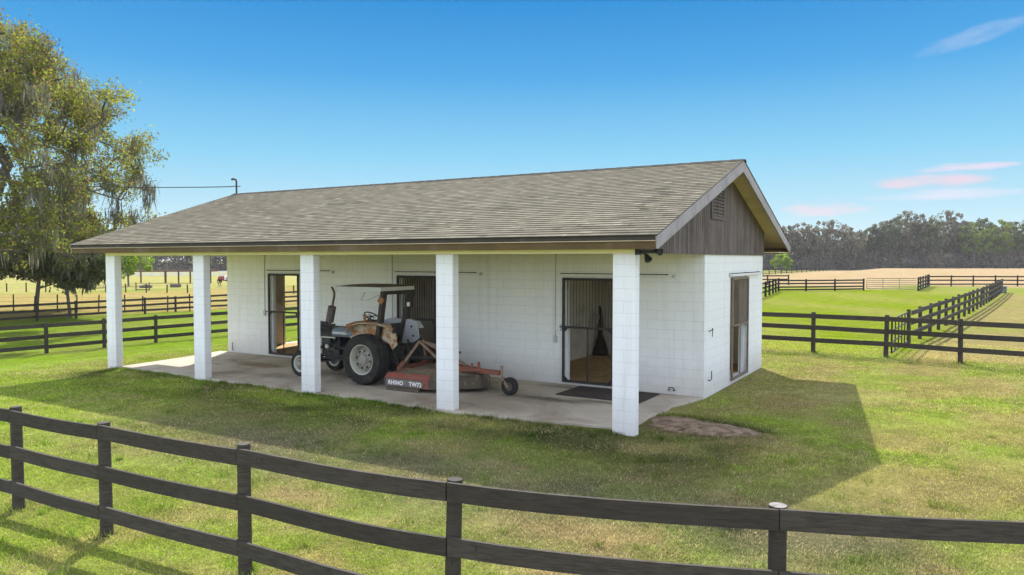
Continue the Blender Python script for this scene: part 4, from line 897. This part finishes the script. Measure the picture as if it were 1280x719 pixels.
M['leaf_oak'] = leaf_mat('oak_leaves',[(.0,(.05,.065,.018)),(.30,(.135,.15,.042)),(.43,(.26,.145,.075)),(.55,(.20,.25,.04)),(.75,(.36,.38,.055)),(1.,(.55,.53,.10))],.5,.38)
V,F = quads(C,.088,1.7,rg=og); fast_mesh('crown',V,F,M['leaf_oak'],oak)
M['twig'] = leaf_mat('bare_twigs',[(0.,(.085,.065,.055)),(1.,(.16,.12,.10))],.1)
tw_ = tp[og.random(len(tp))<.8]; C2 = np.repeat(tw_,5,0)+og.normal(0,.25,(len(tw_)*5,3)); V,F = quads(C2,.03,9,rg=og); fast_mesh('twigs',V,F,M['twig'],oak)
M['moss'] = leaf_mat('spanish_moss',[(0.,(.11,.105,.075)),(.5,(.175,.168,.12)),(1.,(.25,.24,.175))],.35,.6)
def moss(P, n, lmin, lmax, w, rg):
    """hanging tapered strands, several per point"""
    P = np.repeat(P,n,0)+rg.normal(0,.14,(len(P)*n,3)); m = len(P); L = rg.uniform(lmin,lmax,m)**1.0; a = rg.uniform(0,6.28,m); ww = w*rg.uniform(.4,1.2,m)
    ux,uy = np.cos(a)*ww,np.sin(a)*ww; sway = rg.normal(0,.20,(m,2)); V = []
    for t,k in ((0,.6),(.3,1.),(.7,.7),(1.,.08)):
        cx = P[:,0]+sway[:,0]*t*L+.03*np.sin(t*9+a); cy = P[:,1]+sway[:,1]*t*L; cz = P[:,2]-t*L
        V += [np.c_[cx-ux*k,cy-uy*k,cz],np.c_[cx+ux*k,cy+uy*k,cz]]
    V = np.stack(V,1).reshape(-1,3); b_ = (np.arange(m)*8)[:,None]
    F = np.concatenate([b_+np.array([2*i,2*i+1,2*i+3,2*i+2]) for i in range(3)]); return V,F
mp = tp; mk = fbm(mp[:,0],mp[:,1]+mp[:,2]*.3,.30,51,3)
sel = (mk>.47)&(mp[:,2]<13.)&(og.random(len(mp))<np.clip(1.15-(mp[:,2]-2.5)/9,.06,1)*.5); print('moss anchors',sel.sum())
V,F = moss(mp[sel],18,.2,1.15,.030,og); stuff(fast_mesh('hanging_moss',V,F,M['moss'],oak))

# --- generic smaller trees from clumps
def clump_crown(rg, n_cl, rx, rz, zc, per, size, hollow=.35, rmin=.35, cr=(.18,.34), flat=.75):
    cl = []
    while len(cl)<n_cl:
        p = rg.uniform(-1,1,3); q = np.linalg.norm(p)
        if q<1 and q>hollow: cl.append((p[0]*rx,p[1]*rx,zc+p[2]*rz))
    C = []
    for c in cl:
        r = rx*rg.uniform(*cr); m = int(per*rg.uniform(.5,1.4)); d = rg.normal(size=(m,3)); d /= np.linalg.norm(d,axis=1)[:,None]
        C.append(np.array(c)+d*(r*rg.uniform(.25,1,m)**.6)[:,None]*np.array((1,1,flat)))
    return np.array(cl),np.concatenate(C)
def trunk_mb(rg, h, r, cl, n_l=9, zf=.35):
    mb = MB(); top = (rg.normal(0,.3),rg.normal(0,.3),h*.75); pts = [(0,0,-.5),(0,0,.4),(top[0]*.4,top[1]*.4,h*zf),(top[0],top[1],h*.75)]
    mb.path(pts,[r*1.5,r,r*.8,r*.3],7,cap=False)
    for i in rg.choice(len(cl),min(n_l,len(cl)),False):
        c = cl[i]; z0 = min(c[2]*rg.uniform(.45,.75),h*.7); t = z0/(h*.75); s_ = (top[0]*t,top[1]*t,z0)
        mid = ((s_[0]+c[0])*.5+rg.normal(0,.2),(s_[1]+c[1])*.5+rg.normal(0,.2),(s_[2]+c[2])*.5-.2)
        mb.path([s_,mid,tuple(c)],[r*.45,r*.3,r*.08],5,cap=False)
    return mb
LM = {'grey':leaf_mat('far_leaf_greybrown',[(.0,(.075,.068,.052)),(.45,(.165,.145,.110)),(.75,(.215,.20,.12)),(1.,(.27,.275,.13))],.42,.12),
      'dark':leaf_mat('far_leaf_dark',[(.0,(.05,.06,.035)),(.5,(.115,.135,.065)),(.8,(.18,.185,.09)),(1.,(.24,.225,.12))],.42,.12),
      'lime':leaf_mat('far_leaf_lime',[(.0,(.075,.105,.022)),(.5,(.155,.20,.035)),(1.,(.26,.30,.06))],.45,.12),
      'bright':leaf_mat('bright_leaf',[(.0,(.11,.19,.015)),(.5,(.22,.33,.025)),(1.,(.36,.45,.05))],.5,.3),
      'ever':leaf_mat('evergreen_leaf',[(.0,(.06,.08,.03)),(.5,(.12,.145,.06)),(.8,(.20,.215,.09)),(1.,(.30,.30,.11))],.35,.4)}
def make_tree(name,label,cat,loc,h,rx,kind,seed,n_cl=26,per=70,size=.5,zc=.64,rz=None,tr_=.28,group=None,mossy=0,cr=(.18,.34),hollow=.35,zf=.35):
    rg = np.random.default_rng(seed); o = thing(name,label,cat,loc,group); o['_o'] = (0,0,0)
    cl,C = clump_crown(rg,n_cl,rx,rz or h*(1-zc),h*zc,per,size,hollow,cr=cr)
    trunk_mb(rg,h,tr_,cl,zf=zf).build('trunk',M['barkd'],o,smooth=True,fix=False)
    V,F = quads(C,size,1.5,rg=rg); fast_mesh('crown',V,F,LM[kind],o)
    if mossy:
        V,F = moss(cl[rg.random(len(cl))<.8],mossy,h*.06,h*.16,size*.35,rg); stuff(fast_mesh('hanging_moss',V,F,M['moss'],o))
    return o
def dup(root, loc, rot, sc, label):
    r = root.copy(); COL.objects.link(r); r.location = loc; r.rotation_euler = (0,0,rot); r.scale = (sc[0],sc[0],sc[1]); r['label'] = label
    for ch in root.children:
        c = ch.copy(); COL.objects.link(c); c.parent = r
    return r
# dark evergreens under the oak, and the bright bush behind the first column
make_tree('evergreen_tree','dense dark evergreen tree below the moss hung oak, further left','tree',(-49.6,15.6,-.7),7.0,5.2,'ever',3,60,420,.20,.66,2.4,.15,cr=(.24,.40),mossy=34)
make_tree('evergreen_tree','dense dark evergreen tree low behind the oak, nearer the barn eave','tree',(-42.3,13.9,-.7),6.2,2.7,'ever',4,54,400,.18,.64,2.0,.10,cr=(.22,.38),mossy=30)
make_tree('young_tree','bright yellow green tree seen beside the leftmost porch column','tree',(-90.2,47.4,-.7),5.6,2.9,'bright',5,30,150,.26,.62,2.0,.12,cr=(.16,.34))
make_tree('young_tree','small bright lime green tree at the barn corner before the far wood','tree',(-36.0,199.,-.7),5.0,2.7,'bright',6,30,110,.32,.58,2.1,.12,cr=(.14,.32))
# wood on the right and left horizon
def px(x, d):                     # a spot d metres out along a bearing given by image column
    u = (x-640)/929*d; return (4.92+.8577*u-.5141*d, -11.47+.5141*u+.8577*d)
GR = 'trees of the far wood'
kinds = [('grey',15.5,4.2,26,95,.42,'half bare grey brown oak in the far tree line',4),('grey',17.,5.0,34,95,.42,'tall half bare grey brown oak in the far tree line',5),
         ('dark',13.,4.2,28,120,.42,'dark green oak in the far tree line',3),('lime',13.5,4.6,30,120,.42,'yellow green leafy tree in the far tree line',0),('dark',16.,4.4,26,100,.42,'tall dark green sparse tree in the far tree line',4),('grey',10.5,3.8,26,110,.40,'short grey brown tree in the far tree line',4)]
protos = []
for i,(k,h,rx,nc,per,sz,lb,mo_) in enumerate(kinds):
    nc,per = int(nc*2.7),int(per*.36)
    protos.append(make_tree('wood_tree',lb,'tree',(*px(0,400),0),h,rx,k,100+i,nc,per,sz,.62,None,.30,GR,mo_,cr=(.10,.26),hollow=.15))
used = [False]*6
def plant(i, x, d, hs, ws=1.):
    p = px(x,d); loc = (p[0],p[1],float(gz(p[0],p[1]))); rot = random.uniform(0,6.28); sc = (ws*random.uniform(.9,1.1),hs)
    if not used[i]:
        used[i] = True; o = protos[i]; o.location = loc; o.rotation_euler = (0,0,rot); o.scale = (sc[0],sc[0],sc[1])
    else: dup(protos[i],loc,rot,sc,kinds[i][6])
H0 = [k[1] for k in kinds]
row = [(0,968,58),(2,984,55),(0,1000,58),(4,1013,56),(0,1026,60),(1,1042,62),(0,1057,55),(5,1068,46),(2,1080,50),(4,1090,55),(0,1102,58),(2,1113,60),(4,1122,66),(1,1135,71),(0,1147,66),(2,1158,56),(4,1166,62),(1,1180,71),(0,1194,67),(5,1205,52),(3,1217,58),(2,1229,62),(3,1243,60),(2,1254,58),(3,1266,57),(4,1279,62),(0,1292,64),(2,1305,60)]
for i,x,hp in row:
    d = random.uniform(243,258); plant(i,x,d,hp*d/929/H0[i],1.)
for k in range(26):                                     # second rank, lower between the gaps
    x = 960+k*14+random.uniform(-5,5); i = random.choice((0,2,5,5,2,3)); d = random.uniform(262,285); plant(i,x,d,random.uniform(24,40)*d/929/H0[i],1.05)
for k in range(22):                                     # left horizon, between and left of the porch columns
    x = -40+k*17+random.uniform(-5,5); i = random.choice((0,2,0,4,5,2)); d = random.uniform(225,250); plant(i,x,d,random.uniform(44,62)*d/929/H0[i],1.1)
for k in range(30):                                     # the wood carries on behind the barn
    x = (770+k*14 if k<14 else 335+(k-14)*16)+random.uniform(-5,5); d = random.uniform(238,262); plant(random.choice((0,1,2,4,5,3)),x,d,random.uniform(46,64)*d/929/H0[0],1.1)
# shrubby understorey of the wood, uncountable
ug = np.random.default_rng(77); cs = []
for x0,x1,d0,n_ in ((760,1310,240,2200),(-60,600,226,1900)):
    for _ in range(n_):
        x = ug.uniform(x0,x1); d = d0+abs(ug.normal(0,16))+5; p = px(x,d); cs.append((p[0],p[1],float(gz(p[0],p[1]))+ug.uniform(.1,1)**2.2*5.5))
cs = np.array(cs); C = np.repeat(cs,22,0)+ug.normal(0,.85,(len(cs)*22,3))*np.array((1.2,1.2,.7)); C[:,2] = np.maximum(C[:,2],-.6)
V,F = quads(C,.55,1.4,rg=ug)
M['under'] = leaf_mat('understorey',[(0.,(.075,.066,.058)),(.5,(.15,.13,.112)),(.8,(.18,.17,.11)),(1.,(.22,.235,.11))],.25,.1)
stuff(fast_mesh('undergrowth',V,F,M['under']),'dense grey brown undergrowth at the foot of the far woods','undergrowth')

# ------------------------------------------------------------------ grass blades
def blades():
    gr = np.random.default_rng(5); cam = np.array((4.92,-11.47)); n0 = 2600000
    r = 3.2+ (30-3.2)*gr.random(n0)**1.25; a = gr.uniform(-.70,.70,n0); x = cam[0]+r*np.sin(a-.54+0)*1.0; y = cam[1]+r*np.cos(a-.54)
    keep = np.ones(n0,bool)
    keep &= ~((x>-14.6)&(x<.5)&(y>.04)&(y<9.3)); keep &= ~((x>-14.2)&(x<.4)&(y>-.03)&(y<.3)&(gr.random(n0)<.85))
    # bare soil patch
    dx,dy = (x-1.15)/1.0,(y-1.2)/.55; dd = dx*dx+dy*dy+.9*(fbm(x,y,4.,19,2)-.5); keep &= gr.random(n0) > np.clip(1.12-.85*dd,0,.95)
    for i in range(5): 
        cx = -(4-i)*3.6576; keep &= ~((x>cx-.01)&(x<cx+.41)&(y>-.01)&(y<.21))
    dens = fbm(x,y,1.6,41,3); keep &= gr.random(n0)<np.clip(.25+1.3*(dens-.25),.12,.9)*.62
    x,y,r = x[keep],y[keep],r[keep]; n = len(x); print('blades',n)
    tx,ty = [],[]
    for px_,py_ in FG+NR: 
        k = int(gr.integers(60,150)); tx.append(px_+gr.normal(0,.10,k)); ty.append(py_+gr.normal(0,.10,k))
    for _ in range(420):
        ox,oy = gr.uniform(-12,9),gr.uniform(-8,3)
        if oy>-.25 and -14.5<ox<.8: continue
        k = int(gr.integers(12,45)); sd_ = gr.uniform(.03,.09); tx.append(ox+gr.normal(0,sd_,k)); ty.append(oy+gr.normal(0,sd_,k))
    for px_,py_ in ((.45,1.98),(.8,1.92),(1.1,1.82),(1.4,1.74),(1.7,1.66),(2.,1.57),(2.25,1.42),(.3,1.75)):
        k = 130; tx.append(px_+gr.normal(0,.13,k)); ty.append(py_+gr.normal(0,.025,k))
    for _ in range(150):
        ox = gr.uniform(-14.4,.1); oy = gr.normal(-.02,.06); k = int(gr.integers(10,50)); tx.append(ox+gr.normal(0,.07,k)); ty.append(oy+gr.normal(0,.04,k))
    tx,ty = np.concatenate(tx),np.concatenate(ty); nt = len(tx); x = np.r_[x,tx]; y = np.r_[y,ty]; r = np.r_[r,np.hypot(tx-cam[0],ty-cam[1])]; n = len(x)
    z = gz(x,y)+.0; lush = fbm(x,y,.8,61,3)
    h = (.009+.016*gr.random(n)**1.8)*(.7+.9*lush)*(1+.02*r); w = (.0028+.0016*gr.random(n))*(1+r*.085)
    nearslab = np.exp(-((y-.0)/.22)**2)*(x>-14.5)*(x<.5); h *= 1+1.1*nearslab*gr.random(n)
    h[-nt:] = gr.uniform(.035,.10,nt); 
    az = gr.uniform(0,6.283,n); lean = gr.uniform(.15,1.3,n)*h; la = gr.uniform(0,6.283,n)
    bx_,by_ = np.cos(az)*w,np.sin(az)*w
    V = np.stack([np.c_[x-bx_,y-by_,z-.004],np.c_[x+bx_,y+by_,z-.004],np.c_[x+np.cos(la)*lean,y+np.sin(la)*lean,z+h]],1).reshape(-1,3)
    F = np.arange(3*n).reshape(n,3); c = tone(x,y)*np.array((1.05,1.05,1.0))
    straw = gr.random(n)<(.07+1.1*np.clip(fbm(x,y,1.4,71,4)-.45,0,1)); c[straw] = np.array((.50,.39,.22))*gr.uniform(.7,1.15,straw.sum())[:,None]; c[-nt:] *= np.array((.62,.80,.5))
    c = np.repeat(c,3,0)
    stuff(fast_mesh('grass',V,F,grass_mat(),attr={'tone':('FLOAT_COLOR',c)}),'short mown lawn grass mottled green and straw','grass')
blades()

# ------------------------------------------------------------------ air
hz = MB().box(-2600,-900,-1.75,2600,3400,27.).build('haze', M['wire']); stuff(hz)
hm = bpy.data.materials.new('air'); hm.use_nodes = True; ht_ = hm.node_tree; ht_.nodes.clear()
pv_ = ht_.nodes.new('ShaderNodeVolumePrincipled'); pv_.inputs['Color'].default_value = (.90,.90,.92,1); pv_.inputs['Density'].default_value = .00024; pv_.inputs['Anisotropy'].default_value = 0.
ho_ = ht_.nodes.new('ShaderNodeOutputMaterial'); ht_.links.new(pv_.outputs[0],ho_.inputs['Volume']); hz.data.materials.clear(); hz.data.materials.append(hm)
# ------------------------------------------------------------------ light, sky, camera
EL,AZ = 41.5,-33.2
scn.world = bpy.data.worlds.new('World'); scn.world.use_nodes = True; wt = scn.world.node_tree; wt.nodes.clear()
def W(typ, props=None, **kw):
    nd = wt.nodes.new(typ)
    for k,v in (props or {}).items(): setattr(nd,k,v)
    for k,v in kw.items():
        s = nd.inputs[int(k[1:])] if k[0]=='i' and k[1:].isdigit() else nd.inputs[k]
        if isinstance(v,bpy.types.Node): v = v.outputs[0]
        if isinstance(v,bpy.types.NodeSocket): wt.links.new(v,s)
        else: s.default_value = v
    return nd
sky = W('ShaderNodeTexSky',{'sky_type':'NISHITA','sun_disc':False,'sun_elevation':R(EL),'sun_rotation':R(AZ),'altitude':0.,'air_density':1.0,'dust_density':.25,'ozone_density':2.2})
dirv = W('ShaderNodeTexCoord').outputs['Generated']
# thin clouds, given by bearing and elevation
def unit(x,y):
    f,r,u = Vector((-.5138,.8571,-.038)),Vector((.8577,.5141,0)),Vector((-.0195,.0326,.9993)); d = f*929+r*(x-640)-u*(y-359.5); return d.normalized()
sz = W('ShaderNodeSeparateXYZ',None,Vector=dirv).outputs[2]
belt = W('ShaderNodeValToRGB',None,Fac=W('ShaderNodeMapRange',None,Value=sz,i1=0.,i2=.5)); e_ = belt.color_ramp.elements
while len(e_)<6: e_.new(.5)
for el_,(p_,c_) in zip(e_,[(0.,(1.55,1.88,2.02)),(.10,(1.18,1.77,2.02)),(.27,(.58,1.42,2.0)),(.47,(.18,.89,1.78)),(.66,(.05,.60,1.52)),(1.,(.03,.36,1.05))]): el_.position = p_; el_.color = (*c_,1)
ahead = W('ShaderNodeVectorMath',{'operation':'DOT_PRODUCT'},i0=dirv,i1=(-.5141,.8577,0.)).outputs[1]
f1 = W('ShaderNodeMapRange',{'interpolation_type':'SMOOTHSTEP'},Value=ahead,i1=.1,i2=.55,i3=0.,i4=1.)
f2 = W('ShaderNodeMapRange',{'interpolation_type':'SMOOTHSTEP'},Value=sz,i1=.36,i2=.62,i3=1.,i4=0.)
ff = W('ShaderNodeMath',{'operation':'MULTIPLY'},i0=f1,i1=f2)
# added whitish fill light, unseen, mixed into the sky outside the front belt
fill_sky = wt.nodes.new('ShaderNodeMix'); fill_sky.data_type = 'RGBA'; fill_sky.inputs[0].default_value = .5; wt.links.new(sky.outputs[0],fill_sky.inputs[6]); fill_sky.inputs[7].default_value = (4.6,4.55,4.75,1)
mx0 = wt.nodes.new('ShaderNodeMix'); mx0.data_type = 'RGBA'; wt.links.new(ff.outputs[0],mx0.inputs[0]); wt.links.new(fill_sky.outputs[2],mx0.inputs[6]); wt.links.new(belt.outputs[0],mx0.inputs[7])
col = mx0.outputs[2]
up_ = Vector((0,0,1))
def cloud(col, x, y, wx, wy, tint, k, seed, tilt=0.):
    c = unit(x,y); r = c.cross(up_).normalized(); u = r.cross(c).normalized(); r,u = r*math.cos(tilt)+u*math.sin(tilt), u*math.cos(tilt)-r*math.sin(tilt)
    du = W('ShaderNodeVectorMath',{'operation':'DOT_PRODUCT'},i0=dirv,i1=tuple(r/(wx/929))).outputs[1]
    dv = W('ShaderNodeVectorMath',{'operation':'DOT_PRODUCT'},i0=dirv,i1=tuple(u/(wy/929))).outputs[1]
    dv = W('ShaderNodeMath',{'operation':'SUBTRACT'},i0=dv,i1=float(c.dot(u/(wy/929))))
    pv = W('ShaderNodeCombineXYZ',None,X=W('ShaderNodeMath',{'operation':'MULTIPLY'},i0=du,i1=1.3),Y=W('ShaderNodeMath',{'operation':'MULTIPLY'},i0=dv,i1=.8),Z=float(seed))
    nz = W('ShaderNodeTexNoise',None,Vector=pv,Scale=1.3,Detail=6.,Roughness=.55)
    q = W('ShaderNodeMath',{'operation':'ADD'},i0=W('ShaderNodeMath',{'operation':'POWER'},i0=W('ShaderNodeMath',{'operation':'ABSOLUTE'},i0=du),i1=2.),i1=W('ShaderNodeMath',{'operation':'POWER'},i0=W('ShaderNodeMath',{'operation':'ABSOLUTE'},i0=dv),i1=2.))
    q = W('ShaderNodeMath',{'operation':'SUBTRACT'},i0=W('ShaderNodeMath',{'operation':'MULTIPLY'},i0=nz,i1=1.9),i1=q)
    m = W('ShaderNodeMapRange',{'interpolation_type':'SMOOTHSTEP'},Value=q,i1=.1,i2=1.1,i3=0.,i4=k)
    fw = W('ShaderNodeVectorMath',{'operation':'DOT_PRODUCT'},i0=dirv,i1=tuple(c)).outputs[1]
    fw = W('ShaderNodeMath',{'operation':'GREATER_THAN'},i0=fw,i1=.3)
    m = W('ShaderNodeMath',{'operation':'MULTIPLY'},i0=m,i1=fw)
    mx = wt.nodes.new('ShaderNodeMix'); mx.data_type = 'RGBA'; wt.links.new(m.outputs[0],mx.inputs[0]); wt.links.new(col,mx.inputs[6]); mx.inputs[7].default_value = (*tint,1)
    return mx.outputs[2]
CLOUDS = [(1168,226,75,13,(2.2,1.5,1.65),.7,1,0.),(1205,209,60,6,(2.2,1.65,1.9),.65,2,0.),(1190,243,95,8,(1.95,1.8,2.1),.6,3,0.),(1028,262,60,10,(2.1,1.6,1.75),.65,4,0.),(1225,42,70,12,(1.2,1.4,1.9),.38,5,.22)]
for c_ in CLOUDS: col = cloud(col,*c_)
bg = W('ShaderNodeBackground',None,Color=col,Strength=.15); wo = W('ShaderNodeOutputWorld',None,Surface=bg)
sl = bpy.data.lights.new('sun','SUN'); sl.energy = 2.85; sl.angle = R(.5); sl.color = (1.,.94,.84)
so = bpy.data.objects.new('sun',sl); COL.objects.link(so)
sd = Vector((math.sin(R(AZ))*math.cos(R(EL)),math.cos(R(AZ))*math.cos(R(EL)),math.sin(R(EL)))); so.rotation_euler = sd.to_track_quat('Z','Y').to_euler(); so.location = sd*60
cd = bpy.data.cameras.new('camera'); co_ = bpy.data.objects.new('camera',cd); COL.objects.link(co_); scn.camera = co_
cd.sensor_width = 36; cd.sensor_fit = 'HORIZONTAL'; cd.lens = 929.03/1280*36; cd.clip_end = 4000; cd.clip_start = .1
co_.location = (4.924,-11.469,2.929); co_.rotation_euler = (R(90)-.03814,0,.5400)
vs_ = scn.view_settings; vs_.view_transform = 'Standard'; vs_.look = 'None'; vs_.gamma = 1; vs_.exposure = 1.62; vs_.use_curve_mapping = False
for o in scn.objects:
    if '_o' in o: del o['_o']
